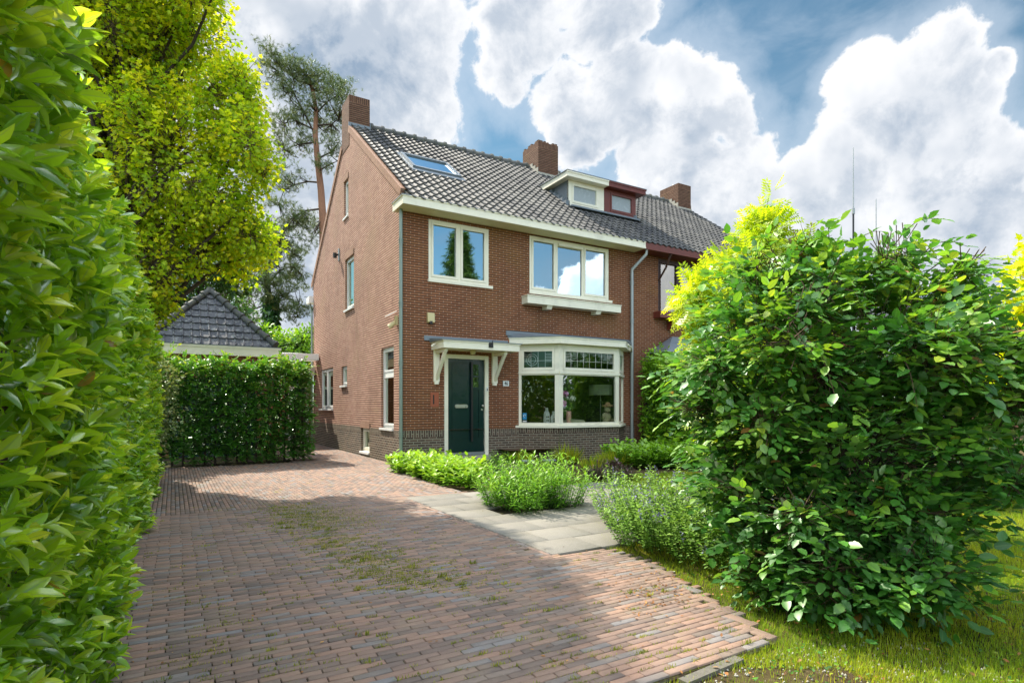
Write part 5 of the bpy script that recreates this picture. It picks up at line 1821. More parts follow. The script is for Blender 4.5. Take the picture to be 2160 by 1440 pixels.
def box_hedge(name, label, a, b, th, h, n, leafk, mat, size, rg, cat='hedge', stemn=16, lean=0.0, bottom=.1, rc_top=.35, gaps=True, per=9, rad=.14, inner=None, topbump=.06, cores=False):
    """clipped hedge between two ground points a, b with thickness th"""
    A, B = Vector((a[0], a[1], 0)), Vector((b[0], b[1], 0))
    root = tag(empty(name, (A + B) / 2, 0, label, cat))
    inv = np.array(root.location)
    T = (B - A); L = T.length; T.normalize(); N = Vector((T.y, -T.x, 0))
    Tn, Nn = np.array(T), np.array(N)
    areas = np.array([L * h, L * h * .5, L * th, th * h, th * h])
    k = rg.choice(5, n, p=areas / areas.sum())
    t = rg.uniform(0, L, n); z = bottom + (h - bottom) * rg.random(n); s = rg.uniform(-th / 2, th / 2, n)
    dp_ = rg.random(n) ** 1.3 * .22
    wave = .05 * np.sin(t * 3.1 + z * 2.3) + .04 * np.sin(t * 7.3 - z * 4.1)
    o = np.zeros((n, 3))
    f = k == 0; s[f] = th / 2 - dp_[f] + wave[f]; o[f] = Nn + [0, 0, .25]
    f = k == 1; s[f] = -th / 2 + dp_[f]; o[f] = -Nn + np.array([0, 0, .25])
    f = k == 2; z[f] = h - dp_[f] * .8 + topbump * np.sin(t[f] * 4.7) + topbump * rg.normal(0, 1, f.sum()); o[f] = [0, 0, 1]
    f = k == 3; t[f] = dp_[f] + wave[f]; o[f] = -Tn + np.array([0, 0, .2])
    f = k == 4; t[f] = L - dp_[f] + wave[f]; o[f] = Tn + np.array([0, 0, .2])
    c = np.array(A) + t[:, None] * Tn + s[:, None] * Nn + np.array([0, 0, 1.]) * z[:, None]
    o = norm(o)
    p, D, Nm = sprays(c, o, per, .34, rg) if name == 'beech_hedge' else clumps(c, o, per, rad, rg, droop=.25)
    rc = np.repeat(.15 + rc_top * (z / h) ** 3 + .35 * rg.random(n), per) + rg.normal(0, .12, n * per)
    ok = p[:, 2] > .01
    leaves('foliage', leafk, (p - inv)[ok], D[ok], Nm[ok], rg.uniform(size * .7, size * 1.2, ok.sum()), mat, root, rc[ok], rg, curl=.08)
    twigs('twigs', c - inv, o, .14, .004, M['twig'], root, rg)
    mb = MB(); rr = random.Random(n)
    for i in range(stemn):
        q = A.lerp(B, (i + .5) / stemn) - Vector(root.location) + N * rr.uniform(-.1, .1)
        mb.tube([q, q + Vector((rr.uniform(-.06, .06), rr.uniform(-.06, .06), h * .5)), q + Vector((rr.uniform(-.15, .15), rr.uniform(-.15, .15), h * .93))], [.028, .02, .007], 6)
        for j in range(8):
            z0 = rr.uniform(.25, h * .85); e = q + Vector((0, 0, z0 + .2)) + T * rr.uniform(-.35, .35) + N * rr.uniform(-.7, .9) * th / 2
            mb.tube([q + Vector((0, 0, z0)), e], [.011, .004], 5, False)
    mb.build('stems', M['bark'], root)
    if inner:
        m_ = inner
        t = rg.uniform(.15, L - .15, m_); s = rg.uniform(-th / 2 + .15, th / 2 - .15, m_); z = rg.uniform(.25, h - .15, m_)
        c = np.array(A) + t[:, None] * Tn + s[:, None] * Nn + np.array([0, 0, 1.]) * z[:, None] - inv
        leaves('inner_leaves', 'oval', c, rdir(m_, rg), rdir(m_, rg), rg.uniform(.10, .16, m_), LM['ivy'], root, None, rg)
    return root


a_ = P(300, 13.1); b_ = P(648, 15.35)
box_hedge('beech_hedge', 'clipped green beech hedge standing in front of the garage', a_, b_, .75, 2.50, 2300, 'oval', LM['hedge'], .095, np.random.default_rng(31), per=9, rad=.17, inner=3000, topbump=.10)


def shrub(name, label, ells, nclump, leafk, mat, size, rg, cat='shrub', per=10, rad=.14, base=None, lo=.70, keep=.62, rc=(.15, .55), stem=.02, targets=10, twig=.16, droop=.2, spread=.8, inner=0, innermat=None, group=None, upc=None, hi=1.05, limbmat=None, tw=.004, core_size=.12, sprayL=None, top=None, up=.6, split=None, wob=.25, zmin=.01):
    E = [tuple(e) for e in ells]
    cx = sum(e[0] for e in E) / len(E); cy = sum(e[1] for e in E) / len(E)
    base = Vector(base) if base is not None else Vector((cx, cy, 0))
    root = tag(empty(name, base, 0, label, cat, group))
    inv = np.array(base)
    c, o = shell_points(E, nclump, rg, lo=lo, hi=hi, keep=keep)
    ok = c[:, 2] > max(.03, zmin); c, o = c[ok], o[ok]
    p, D, Nm = sprays(c, o, per, sprayL, rg) if sprayL else clumps(c, o, per, rad, rg, droop=droop, spread=spread)
    zmax = max(e[2] + e[5] for e in E); zmn = min(e[2] - e[5] for e in E)
    h = np.clip((c[:, 2] - zmn) / (zmax - zmn), 0, 1)
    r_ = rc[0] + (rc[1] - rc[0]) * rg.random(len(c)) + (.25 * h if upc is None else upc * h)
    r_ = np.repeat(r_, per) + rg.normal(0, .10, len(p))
    k = p[:, 2] > zmin
    leaves('foliage', leafk, (p - inv)[k], D[k], Nm[k], rg.uniform(size * .6, size * 1.25, k.sum()), mat, root, r_[k], rg, curl=.08, smooth=(leafk != 'beech'))
    if tw: twigs('twigs', c - inv, o, twig, tw, M['twig'], root, rg)
    if targets:
        idx = rg.choice(len(c), min(targets, len(c)), replace=False)
        limbs('branches', (0, 0, -.05), [c[i] - o[i] * .1 - inv for i in idx], limbmat or M['bark'], root, r0=stem, r1=max(.004, stem * .12), rg=int(cx * 10), top=top, up=up, wob=wob)
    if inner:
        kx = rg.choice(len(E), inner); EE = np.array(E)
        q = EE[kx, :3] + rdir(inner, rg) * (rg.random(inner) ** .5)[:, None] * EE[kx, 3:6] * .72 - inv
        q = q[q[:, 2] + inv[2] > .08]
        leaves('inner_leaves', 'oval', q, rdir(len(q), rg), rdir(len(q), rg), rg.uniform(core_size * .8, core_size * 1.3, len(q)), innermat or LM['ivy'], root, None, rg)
    return root


def pe(px, py, rx, ry, dep, rd=None):
    """ellipsoid from photo pixels at distance dep"""
    q = P(px, dep, py); k = dep / FPX
    return (q.x, q.y, q.z, rx * k, rd if rd else (rx + ry) / 2 * k, ry * k)


# pale-leaved shrub between laurel hedge and beech hedge
shrub('variegated_shrub', 'pale-leaved shrub at the left end of the clipped hedge', [pe(310, 800, 60, 62, 12.2, .5), pe(330, 870, 45, 60, 12.3, .45), pe(290, 900, 60, 80, 12.3, .45)], 420, 'oval', LM['varieg'], .075, np.random.default_rng(41), per=10, rad=.13, base=(-7.7, 12.5, 0), inner=300)

# golden maple
TREE = [(300, -30, 165, 150), (300, 120, 122, 140), (400, -20, 85, 75), (490, 240, 62, 100), (488, 370, 76, 110), (465, 480, 88, 82), (360, 330, 140, 150), (410, 525, 118, 62), (300, 590, 90, 62), (360, 470, 100, 80), (200, 540, 120, 90),
        (250, 470, 150, 150), (290, 640, 62, 48), (170, 200, 150, 200), (200, 0, 150, 160), (120, 420, 140, 180), (215, 640, 110, 60), (330, 270, 78, 85), (522, 290, 40, 95), (528, 440, 34, 62), (478, 175, 38, 60)]
rt = np.random.default_rng(51)
ells = []
for i, (x, y, rx, ry) in enumerate(TREE):
    dep = 9.9 + (0.0, .5, -.5, .3)[i % 4]
    ells.append(pe(x, y, rx, ry, dep, (rx + ry) / 2 * dep / FPX * 1.05))
for (x, y, rx, ry) in ((150, -290, 105, 140), (60, -300, 150, 180), (110, -480, 110, 120), (245, -170, 75, 75)):
    ells.append(pe(x, y, rx, ry, 9.9, 1.6))
ells = [(e[0], e[1], e[2], e[3] * .86, e[4] * .86, e[5] * .88) for e in ells]
bp, bd = shell_points(ells, 130, rt, lo=.9, hi=1.0, keep=.8)
ells += [(p[0] + d[0] * .05, p[1] + d[1] * .05, p[2] + d[2] * .05, r_, r_, r_ * 1.15) for p, d, r_ in zip(bp, bd, rt.uniform(.28, .50, len(bp)))]
gt = shrub('golden_maple_tree', 'tall yellow-green maple tree rising behind the laurel hedge', ells, 8800, 'maple', LM['gold'], .078, rt, cat='tree', per=12, rad=.17, spread=1.3, base=(-6.9, 9.95, 0), lo=.5, keep=.5, rc=(.0, .85), stem=.15, targets=170, twig=.28, droop=.35, upc=.12, tw=.007, top=(-.2, .2, 8.5), up=1.2, wob=.7)
for c_ in gt.children:
    if c_.name.startswith('foliage'): c_.name = 'crown'
    if c_.name.startswith('branches'): c_.name = 'trunk'

# darker tree behind it
shrub('dark_leafy_tree', 'dark green leafy tree behind the garage roof', [pe(400, 610, 75, 62, 19, 1.3), pe(455, 560, 55, 55, 19.3, 1.1), pe(350, 660, 60, 60, 18.5, 1.0), pe(300, 560, 90, 110, 19, 1.4), pe(500, 590, 35, 45, 19.3, .8), pe(215, 600, 80, 110, 18.5, 1.3)], 1300, 'oval', LM['dark'], .13, np.random.default_rng(52), cat='tree', per=10, rad=.28, stem=.2, targets=24, twig=.3, tw=.01, lo=.55, base=tuple(P(390, 19.2)), inner=500, core_size=.3)


# ---- pines
def pine(name, label, trunk, clusters, dep, nt, rg, branches, size=.20, ivy=None, mat=None, tr=(.21, .07)):
    base = P(trunk[0][0], dep)
    root = tag(empty(name, base, 0, label, 'tree'))
    B = Vector(base)
    pts = [P(x, dep, y) - B for x, y in trunk]
    pts[0].z = -.2
    mb = MB(); n = len(pts)
    mb.tube(pts, [tr[0] + (tr[1] - tr[0]) * i / (n - 1) for i in range(n)], 10)
    mb.build('trunk', mat or M['pinebark'], root, True)
    mb = MB(); rr = random.Random(5)
    tips = []
    for br in branches:
        q = []
        dz = rr.uniform(-1.2, 1.2)
        for j, (x, y) in enumerate(br):
            q.append(P(x, dep + dz * j / max(1, len(br) - 1), y) - B)
        r_ = .055
        mb.tube(q, [r_ * (1 - .75 * j / max(1, len(q) - 1)) for j in range(len(q))], 6, False)
    ells = [pe(x, y, rx, ry, dep + rr.uniform(-.9, .9), (rx + ry) / 2 * dep / FPX * 1.4) for x, y, rx, ry in clusters]
    c, o = shell_points(ells, nt, rg, lo=.1, hi=1.1, keep=.0)
    # tufts gather on twigs
    ncl = max(30, nt // 14)
    seeds = c[rg.choice(len(c), ncl, replace=False)]
    k = rg.choice(ncl, len(c))
    c = seeds[k] + rg.normal(0, 1, (len(c), 3)) * np.array([.26, .26, .13])
    D = norm(rdir(len(c), rg) * .7 + np.array([0, 0, .55]) + o * .4)
    leaves('needles', 'needle', c - np.array(B), D, rdir(len(c), rg), rg.uniform(size * .7, size * 1.2, len(c)), LM['pine'], root, rg.random(len(c)) * .8, rg, smooth=False)
    allb = [Vector(p) for br in branches for p in [P(x, dep, y) for x, y in br]] + [P(x, dep, y) for x, y in trunk[1:]]
    AB = np.array([tuple(p) for p in allb])
    for s_ in seeds:
        d_ = np.linalg.norm(AB - s_, axis=1); a = Vector(AB[d_.argmin()]) - B; e = Vector(s_) - B
        if (e - a).length < 3.5:
            m1_ = a.lerp(e, .5) + Vector((rr.gauss(0, .12), rr.gauss(0, .12), -.1))
            mb.tube([a, m1_, e], [.032, .02, .008], 4, False)
    mb.build('branches', M['bark'], root, True)
    if ivy:
        x, y0, y1, r_ = ivy
        n = 2600
        y = rg.uniform(y1, y0, n); th = rg.uniform(0, 2 * math.pi, n); rad = r_ * dep / FPX * (.7 + .5 * rg.random(n))
        zc = HC + (HY - y) / FPX * dep
        cc = P(x, dep)
        c = np.stack([cc.x + np.cos(th) * rad, cc.y + np.sin(th) * rad, zc], 1) - np.array(B)
        o = np.stack([np.cos(th), np.sin(th), np.zeros(n)], 1)
        leaves('ivy', 'oval', c, norm(o * .4 + rdir(n, rg) * .5 + np.array([0, 0, -.6])), norm(o + rdir(n, rg) * .4), rg.uniform(.14, .24, n), LM['bed'] if False else LM['ivy'], root, None, rg)
    return root


pine('tall_pine_tree', 'tall pine with orange trunk and sparse crown beside the chimney', [(686, 850), (681, 460), (677, 400), (669, 330), (665, 285), (667, 235), (660, 190), (650, 160)],
     [(590, 125, 42, 22), (570, 145, 22, 26), (625, 150, 34, 20), (650, 170, 45, 25), (700, 185, 40, 25), (715, 215, 30, 25), (610, 190, 38, 18), (660, 225, 40, 20), (705, 260, 34, 22), (620, 245, 36, 22), (590, 275, 20, 20),
      (640, 300, 40, 18), (700, 305, 30, 22), (605, 320, 28, 18), (690, 345, 26, 12), (605, 365, 26, 16), (600, 395, 22, 18), (590, 430, 28, 22), (630, 455, 34, 15), (660, 470, 28, 22), (600, 480, 34, 16), (645, 510, 30, 18), (585, 510, 28, 20), (620, 400, 10, 8)],
     30, 4600, np.random.default_rng(61),
     [[(665, 285), (640, 235), (615, 190), (585, 150), (560, 130)], [(667, 240), (690, 215), (715, 200)], [(660, 200), (650, 170), (640, 150)], [(668, 300), (630, 305), (600, 315)], [(670, 335), (700, 320), (715, 300)],
      [(676, 385), (650, 383), (620, 390), (600, 400), (588, 430)], [(680, 440), (640, 445), (620, 460), (595, 495)], [(668, 265), (700, 262), (715, 250)], [(672, 360), (700, 345), (712, 340)], [(655, 180), (620, 165), (590, 140)], [(665, 275), (625, 255), (600, 260)]], size=.22)
pine('ivy_clad_pine_tree', 'shorter spreading pine with an ivy-covered trunk behind the garage', [(574, 850), (571, 700), (568, 640), (563, 600), (560, 560)],
     [(530, 590, 40, 26), (580, 560, 48, 26), (620, 580, 34, 26), (545, 540, 45, 20), (600, 530, 40, 22), (630, 610, 26, 18), (600, 640, 40, 18), (635, 650, 24, 14), (540, 630, 34, 16), (515, 650, 26, 16), (590, 600, 40, 20), (555, 505, 40, 20), (615, 665, 26, 14), (500, 560, 30, 24), (525, 670, 24, 12), (560, 580, 40, 20)],
     31, 2300, np.random.default_rng(62), [[(570, 640), (600, 625), (630, 640)], [(570, 640), (540, 650), (505, 670)], [(565, 600), (590, 570), (620, 560)], [(563, 600), (535, 580), (510, 560)], [(560, 570), (575, 540), (600, 520)], [(569, 650), (600, 655), (625, 668)]], size=.26, ivy=(572, 740, 622, 13), mat=M['bark'], tr=(.32, .12))
shrub('background_bush', 'bright green bush seen between the garage and the house', [pe(610, 730, 55, 26, 26, 1.2), pe(655, 722, 40, 28, 27, 1.2), pe(560, 725, 40, 36, 26, 1.2), pe(632, 752, 60, 30, 26, 1.2)], 700, 'oval', LM['bed'], .16, np.random.default_rng(63), per=10, rad=.30, base=tuple(P(610, 26.3)), tw=.01, lo=.4, inner=300, core_size=.3, rc=(0, .4))
shrub('background_tree', 'mid green tree foliage low behind the garage on the left', [pe(480, 660, 60, 60, 25, 1.6), pe(330, 690, 80, 60, 25, 1.6), pe(170, 640, 110, 120, 24, 2)], 700, 'oval', LM['dark'], .17, np.random.default_rng(64), cat='tree', per=10, rad=.36, tw=.01, lo=.4, inner=400, core_size=.35, stem=.2, base=tuple(P(400, 25)))

# ---- right side: big hedge-beech bush close to the camera
rb_ = np.random.default_rng(71)
BB = [pe(1620, 740, 165, 175, 4.7, .65), pe(1850, 720, 220, 165, 4.5, .75), pe(2010, 770, 100, 140, 4.3, .5), pe(1550, 900, 105, 180, 4.8, .6), pe(1800, 930, 230, 200, 4.4, .75), pe(2000, 930, 105, 170, 4.25, .5),
      pe(1690, 1080, 150, 140, 4.25, .55), pe(1860, 1090, 150, 130, 4.05, .5), pe(1960, 1070, 95, 110, 4.2, .45), pe(1740, 600, 120, 60, 4.7, .5), pe(1940, 640, 100, 65, 4.5, .5), pe(1720, 1180, 110, 70, 4.0, .35), pe(1850, 1210, 70, 75, 3.85, .3), pe(1590, 1060, 90, 120, 4.6, .4)]
bp, bd = shell_points(BB, 46, rb_, lo=.92, hi=1.0, keep=.85)
BB = [(e[0], e[1], e[2], e[3] * .93, e[4] * .93, e[5] * .93) for e in BB] + [(p[0], p[1], p[2], r_, r_, r_ * .8) for p, r_ in zip(bp, rb_.uniform(.14, .30, len(bp)))]
BB += [pe(1700, 520, 45, 45, 4.6, .2), pe(1900, 545, 60, 35, 4.5, .25), pe(1540, 690, 50, 60, 4.7, .3), pe(1475, 860, 45, 70, 4.7, .25), pe(1535, 1020, 45, 60, 4.6, .25)]
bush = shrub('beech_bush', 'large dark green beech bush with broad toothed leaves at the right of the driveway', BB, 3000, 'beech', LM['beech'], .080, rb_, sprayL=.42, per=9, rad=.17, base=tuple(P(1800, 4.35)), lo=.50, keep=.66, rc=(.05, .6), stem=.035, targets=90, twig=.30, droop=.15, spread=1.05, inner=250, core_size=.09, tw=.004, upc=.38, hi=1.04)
# long shoots breaking the outline
def wild_shoots(root, specs, leafk, mat, size, rg, sag=.25):
    inv = Vector(root.location); Pn, Dn, Nn = [], [], []
    for a, b in specs:
        mb = MB()
        L = (b - a).length; n = int(L / .055)
        pts = []
        for i in range(n + 1):
            k = i / n; p = a.lerp(b, k) + Vector((0, 0, math.sin(k * math.pi) * L * sag)); pts.append(p)
        mb.tube([p - inv for p in pts], [.005 * (1 - .7 * i / n) for i in range(n + 1)], 5, False)
        mb.build('shoot', M['twig'], root)
        for i in range(1, n + 1):
            d = (pts[i] - pts[i - 1]).normalized(); s_ = d.cross(Vector((0, 0, 1))).normalized() * (1 if i % 2 else -1)
            Pn.append(tuple(pts[i] - inv)); Dn.append(tuple(d * .6 + s_ * .8 + Vector((0, 0, rg.uniform(-.4, .1))))); Nn.append((rg.uniform(-.3, .3), rg.uniform(-.3, .3), 1))
    leaves('shoot_leaves', leafk, Pn, Dn, Nn, rg.uniform(size * .8, size * 1.15, len(Pn)), mat, root, rg.uniform(.3, .9, len(Pn)), rg, curl=.1)
rs_ = np.random.default_rng(72)
sp = [(P(1860, 4.4, 560), P(1985, 4.3, 462)), (P(1790, 4.5, 540), P(1860, 4.4, 488)), (P(1960, 4.4, 570), P(2095, 4.3, 560)), (P(2020, 4.3, 600), P(2125, 4.25, 585)), (P(1640, 4.7, 560), P(1600, 4.6, 500)), (P(1750, 4.6, 530), P(1745, 4.5, 470)),
      (P(2040, 4.2, 700), P(2128, 4.1, 700)), (P(2060, 4.2, 900), P(2140, 4.1, 990)), (P(2010, 4.1, 1130), P(2090, 4.0, 1170)), (P(1500, 4.8, 760), P(1420, 4.7, 800)), (P(1520, 4.7, 900), P(1440, 4.6, 960)), (P(1900, 3.9, 1280), P(1985, 3.8, 1290)),
      (P(1560, 4.8, 620), P(1480, 4.7, 600)), (P(1900, 3.8, 760), P(1935, 3.6, 860)), (P(1700, 3.9, 720), P(1760, 3.75, 830)), (P(1480, 4.8, 1040), P(1420, 4.7, 1010)), (P(1940, 4.4, 540), P(2040, 4.3, 520))]
wild_shoots(bush, sp, 'beech', LM['beech'], .10, rs_)

# golden pinnate shrub behind it
rg_ = np.random.default_rng(73)
shrub('golden_pinnate_tree', 'small yellow-green tree with feathery pinnate leaves behind the beech bush', [pe(1520, 640, 62, 70, 7.0, .5), pe(1560, 570, 55, 48, 7.1, .4), pe(1612, 500, 36, 42, 7.1, .35), pe(1616, 455, 16, 36, 7.1, .15), pe(1520, 740, 50, 80, 6.9, .5), pe(1540, 870, 50, 80, 6.8, .5), pe(1670, 560, 45, 34, 7.2, .4), pe(1640, 650, 80, 90, 7.2, .6), pe(1620, 800, 80, 110, 7.1, .6), pe(1470, 640, 30, 40, 6.9, .35)],
      620, 'pinnate', LM['gold2'], .21, rg_, cat='tree', per=7, rad=.13, base=tuple(P(1590, 7.1)), stem=.05, targets=26, rc=(.1, .7), droop=.35, twig=.2, lo=.5, keep=.6, inner=500, innermat=LM['fresh'], core_size=.09, hi=1.02)
rr_ = np.random.default_rng(74)
top_s = [(P(1615, 7.1, 470), P(1622, 7.1, 420)), (P(1600, 7.1, 480), P(1580, 7.1, 450)), (P(1640, 7.1, 480), P(1680, 7.1, 445))]

# hedge against the neighbour's front
a_, b_ = W(7.75, -.5), W(7.9, -4.6)
box_hedge('boundary_hedge', 'dark green leafy hedge on the garden boundary beside the bay window', a_, b_, .95, 2.75, 2000, 'oval', LM['bed'], .125, np.random.default_rng(81), per=9, rad=.20, inner=2500, topbump=.10, rc_top=.1)

# far right: hedge, yellow maple, house
box_hedge('garden_hedge', 'green hedge at the far right edge behind the lawn', (4.4, 9.6), (10.5, 8.4), .9, 2.0, 1500, 'oval', LM['hedge'], .12, np.random.default_rng(82), per=9, rad=.2, inner=2500, rc_top=.3)
shrub('yellow_maple_tree', 'yellow-leaved young maple cut off by the right edge', [pe(2190, 700, 62, 130, 7.2, .6), pe(2200, 590, 55, 90, 7.2, .5), pe(2180, 790, 60, 60, 7.2, .5), pe(2260, 620, 90, 160, 7.4, .6)], 420, 'maple', LM['gold'], .12, np.random.default_rng(83), cat='tree', per=8, rad=.17, base=tuple(P(2230, 7.3)), stem=.04, targets=16, rc=(.2, .9), lo=.4)

fh = tag(empty('distant_house', P(1950, 31), RAD(24)), 'distant brick house with grey roof glimpsed behind the beech bush', 'house')
mb = MB(); mb.wall((-7, 0, 0), UX, NF, 18, -.2, 5.4, [(3, 5, 3.2, 4.8), (8, 10, 3.2, 4.8), (13, 15, 3.2, 4.8), (3, 5, .8, 2.5), (8, 10, .8, 2.5), (13, 15, .8, 2.5)]); mb.wall((-7, 0, 0), VX, NS, 8, -.2, lambda v: 5.4 + (3.0 * min(v, 8 - v) / 4), [], [4.0]); mb.wall((11, 0, 0), VX, UX, 8, -.2, lambda v: 5.4 + (3.0 * min(v, 8 - v) / 4), [], [4.0]); mb.build('wall', M['brick_front'], fh)
mb = MB(); mb.hexa([(-7.3, -.4, 5.2), (11.3, -.4, 5.2), (11.3, 4, 8.4), (-7.3, 4, 8.4), (-7.3, -.4, 5.3), (11.3, -.4, 5.3), (11.3, 4, 8.5), (-7.3, 4, 8.5)]); mb.hexa([(-7.3, 8.4, 5.2), (11.3, 8.4, 5.2), (11.3, 4, 8.4), (-7.3, 4, 8.4), (-7.3, 8.4, 5.3), (11.3, 8.4, 5.3), (11.3, 4, 8.5), (-7.3, 4, 8.5)]); mb.build('roof', M['ridgetile'], fh)
mb = MB(); mb.box(-7.2, 11.2, -.45, -.40, 5.1, 5.35); mb.build('eaves_board', M['white'], fh)
for (x, z) in ((-4, 3.2), (1, 3.2), (6, 3.2), (-4, .8), (1, .8), (6, .8)):
    hh = 1.6 if z > 3 else 1.7
    window(fh, (0, 0, 0), UX, NF, x + .002, x + 1.998, z + .002, z + hh - .002, [(x + .1, x + .95, z + .1, z + hh - .1, 0), (x + 1.05, x + 1.9, z + .1, z + hh - .1, 0)], M['white'], M['glass_side'])
mb = MB(); mb.box(-4.9, -4.15, 3.6, 4.5, 7.8, 11.1); mb.build('chimney', M['chimney'], fh)
for (px_, y0, y1, dd, lab) in ((1800, 520, 312, 28, 'taller thin radio mast rising above the beech bush'), (1848, 520, 420, 28, 'shorter thin radio mast right of the taller one')):
    t_ = tag(empty('antenna_mast', P(px_, dd), 0), lab, 'antenna', 'thin masts above the bush')
    zt = P(px_, dd, y1).z
    mb = MB(); mb.tube([(0, 0, 0), (0, 0, zt * .55)], .075, 8); mb.tube([(0, 0, zt * .55), (0, 0, zt * .78)], .042, 8); mb.build('pole', M['black'], t_)
    mb = MB(); mb.tube([(0, 0, zt * .78), (0, 0, zt)], [.03, .018], 6); mb.tube([(0, 0, zt * .77), (0, 0, zt * .79)], .07, 8); mb.build('whip', M['zinc2'], t_)

# ------------------------------------------------------------------ front garden plants
def stem_patch(name, label, cells, n, hgt, leafk, mat, size, rg, cat='plant', spread=.25, per=14, stemr=.004, droop=.2, rc=(.1, .8), flower=None, lean=.15, wscale=None, parent=None, group=None, upfac=.6, hmap=None):
    """many upright leafy stems growing inside house-frame ellipses (u, v, ru, rv)"""
    u_, v_ = cells[0][:2]
    root = tag(empty(name, W(u_, v_), 0, label, cat, group))
    inv = np.array(root.location)
    C = np.array(cells); k = rg.choice(len(C), n, p=(C[:, 2] * C[:, 3]) / (C[:, 2] * C[:, 3]).sum())
    th = rg.uniform(0, 2 * math.pi, n); r = rg.random(n) ** .5
    u = C[k, 0] + np.cos(th) * r * C[k, 2]; v = C[k, 1] + np.sin(th) * r * C[k, 3]
    base = np.stack([XC + u * CA - v * SA, YC + u * SA + v * CA, np.zeros(n)], 1)
    out = np.stack([np.cos(th) * CA - np.sin(th) * SA, np.cos(th) * SA + np.sin(th) * CA, np.zeros(n)], 1)
    H = hgt * rg.uniform(.55, 1.15, n) * (1 - .35 * r ** 3)
    tip = base + out * (H * (lean + .25 * r))[:, None] + rg.normal(0, .05, (n, 3)) * H[:, None] + np.array([0, 0, 1.]) * H[:, None]
    Pn, Dn, Nn, Rc = [], [], [], []
    for j in range(per):
        t = (j + .5 + rg.uniform(-.4, .4, n)) / per
        t = .12 + .88 * t
        p = base + (tip - base) * t[:, None] + out * (np.sin(t * 2) * .02)[:, None]
        a = j * 2.4 + rg.uniform(0, 6.28, n) * .3 + k
        rad = np.stack([np.cos(a), np.sin(a), np.zeros(n)], 1)
        D = rad * (1 - .35 * t)[:, None] + np.array([0, 0, 1.]) * (upfac * t - droop)[:, None] + rdir(n, rg) * .25
        Pn.append(p); Dn.append(D); Nn.append(np.array([0, 0, 1.]) - rad * .3 + rdir(n, rg) * .3); Rc.append(rc[0] + (rc[1] - rc[0]) * (t * .6 + .4 * rg.random(n)))
    Pn, Dn, Nn, Rc = map(np.concatenate, (Pn, Dn, Nn, Rc))
    leaves('foliage', leafk, Pn - inv, Dn, Nn, rg.uniform(size * .65, size * 1.15, len(Pn)), mat, root, Rc, rg, curl=.12)
    # stems
    t_ = norm(tip - base); s1 = norm(np.cross(t_, rdir(n, rg))); s2 = np.cross(t_, s1)
    V = []
    for q, rr_ in ((base, stemr), (tip, stemr * .5)):
        for kk in range(3):
            V.append(q - inv + (s1 * math.cos(2.09 * kk) + s2 * math.sin(2.09 * kk)) * rr_)
    V = np.stack(V, 1).reshape(-1, 3); f = np.array([0, 1, 4, 3, 1, 2, 5, 4, 2, 0, 3, 5])
    fast_mesh('stems', V, (f[None, :] + (np.arange(n) * 6)[:, None]).ravel(), 4, M['stemgreen'], None, root)
    if flower:
        fm, frac, fsz = flower
        s_ = rg.random(n) < frac; m_ = s_.sum(); q = []
        for j in range(14): q.append(tip[s_] - (tip - base)[s_] * (j * .018) + rg.normal(0, .010, (m_, 3)))
        q = np.concatenate(q)
        leaves('blossoms', 'oval', q - inv, rdir(len(q), rg), rdir(len(q), rg), rg.uniform(fsz * .7, fsz * 1.3, len(q)), fm, root, None, rg)
    return root


stem_patch('ground_cover_plant', 'low bright green leafy bed at the house corner below the drainpipe', [(-.25, -1.4, .40, .8), (-.2, -2.6, .42, .8), (-.25, -3.6, .36, .6), (.25, -1.9, .42, .8), (.2, -3.0, .36, .6), (.3, -.8, .45, .4)], 620, .38, 'oval', LM['bed'], .135, np.random.default_rng(91), per=9, droop=.15)
stem_patch('willow_herb_clump', 'dense clump of fresh green narrow-leaved stems in the middle of the terrace', [(-.50, -6.50, .40, .42), (-.15, -6.2, .42, .42), (-.55, -6.05, .36, .36), (.02, -6.45, .30, .36)], 330, .66, 'lance', LM['fresh'], .095, np.random.default_rng(92), per=22, lean=.22, upfac=.7)
stem_patch('catmint_clump', 'loose grey-green catmint with small lavender flowers at the right edge of the paving', [(-.45, -8.95, .45, .5), (-.40, -9.7, .45, .45), (.15, -8.9, .65, .7), (.35, -9.8, .6, .5), (.2, -8.0, .5, .45), (-.3, -10.3, .35, .35)], 1050, .62, 'oval', LM['mint'], .046, np.random.default_rng(93), per=30, lean=.32, flower=(LM['flower'], .30, .022), upfac=.5, stemr=.003)
stem_patch('hydrangea_plant', 'spreading mid green plants at the foot of the bay window', [(5.6, -2.0, .8, .6), (4.9, -3.0, .7, .5), (5.6, -3.4, .7, .5), (6.5, -2.4, .7, .6)], 520, .50, 'oval', LM['bed'], .15, np.random.default_rng(94), per=9, rc=(0, .5))
def tuft(name, label, u, v, r, h, n, mat, rg, cat='grass clump', group=None, w_=1.0, fall=.5):
    root = tag(empty(name, W(u, v), 0, label, cat, group)); inv = np.array(root.location)
    th = rg.uniform(0, 6.283, n); rr2 = r * rg.random(n) ** .5
    b = np.stack([np.cos(th) * rr2, np.sin(th) * rr2, np.zeros(n)], 1)
    D = np.stack([np.cos(th), np.sin(th), np.zeros(n)], 1) * (fall * (.3 + rr2 / r))[:, None] + np.array([0, 0, 1.]) + rdir(n, rg) * .2
    o = leaves('blades', 'blade', b, D, -np.stack([np.cos(th), np.sin(th), np.zeros(n)], 1) * 1.0 + np.array([0, 0, .2]), h * rg.uniform(.6, 1.1, n), mat, root, None, rg, curl=.25, wscale=np.full(n, w_))
    return root
tuft('ornamental_grass', 'tufted grass clump right below the bay window corner', 3.9, -1.35, .22, .45, 260, LM['grass'], np.random.default_rng(95), group='grass clumps in front of the bay', fall=.9)
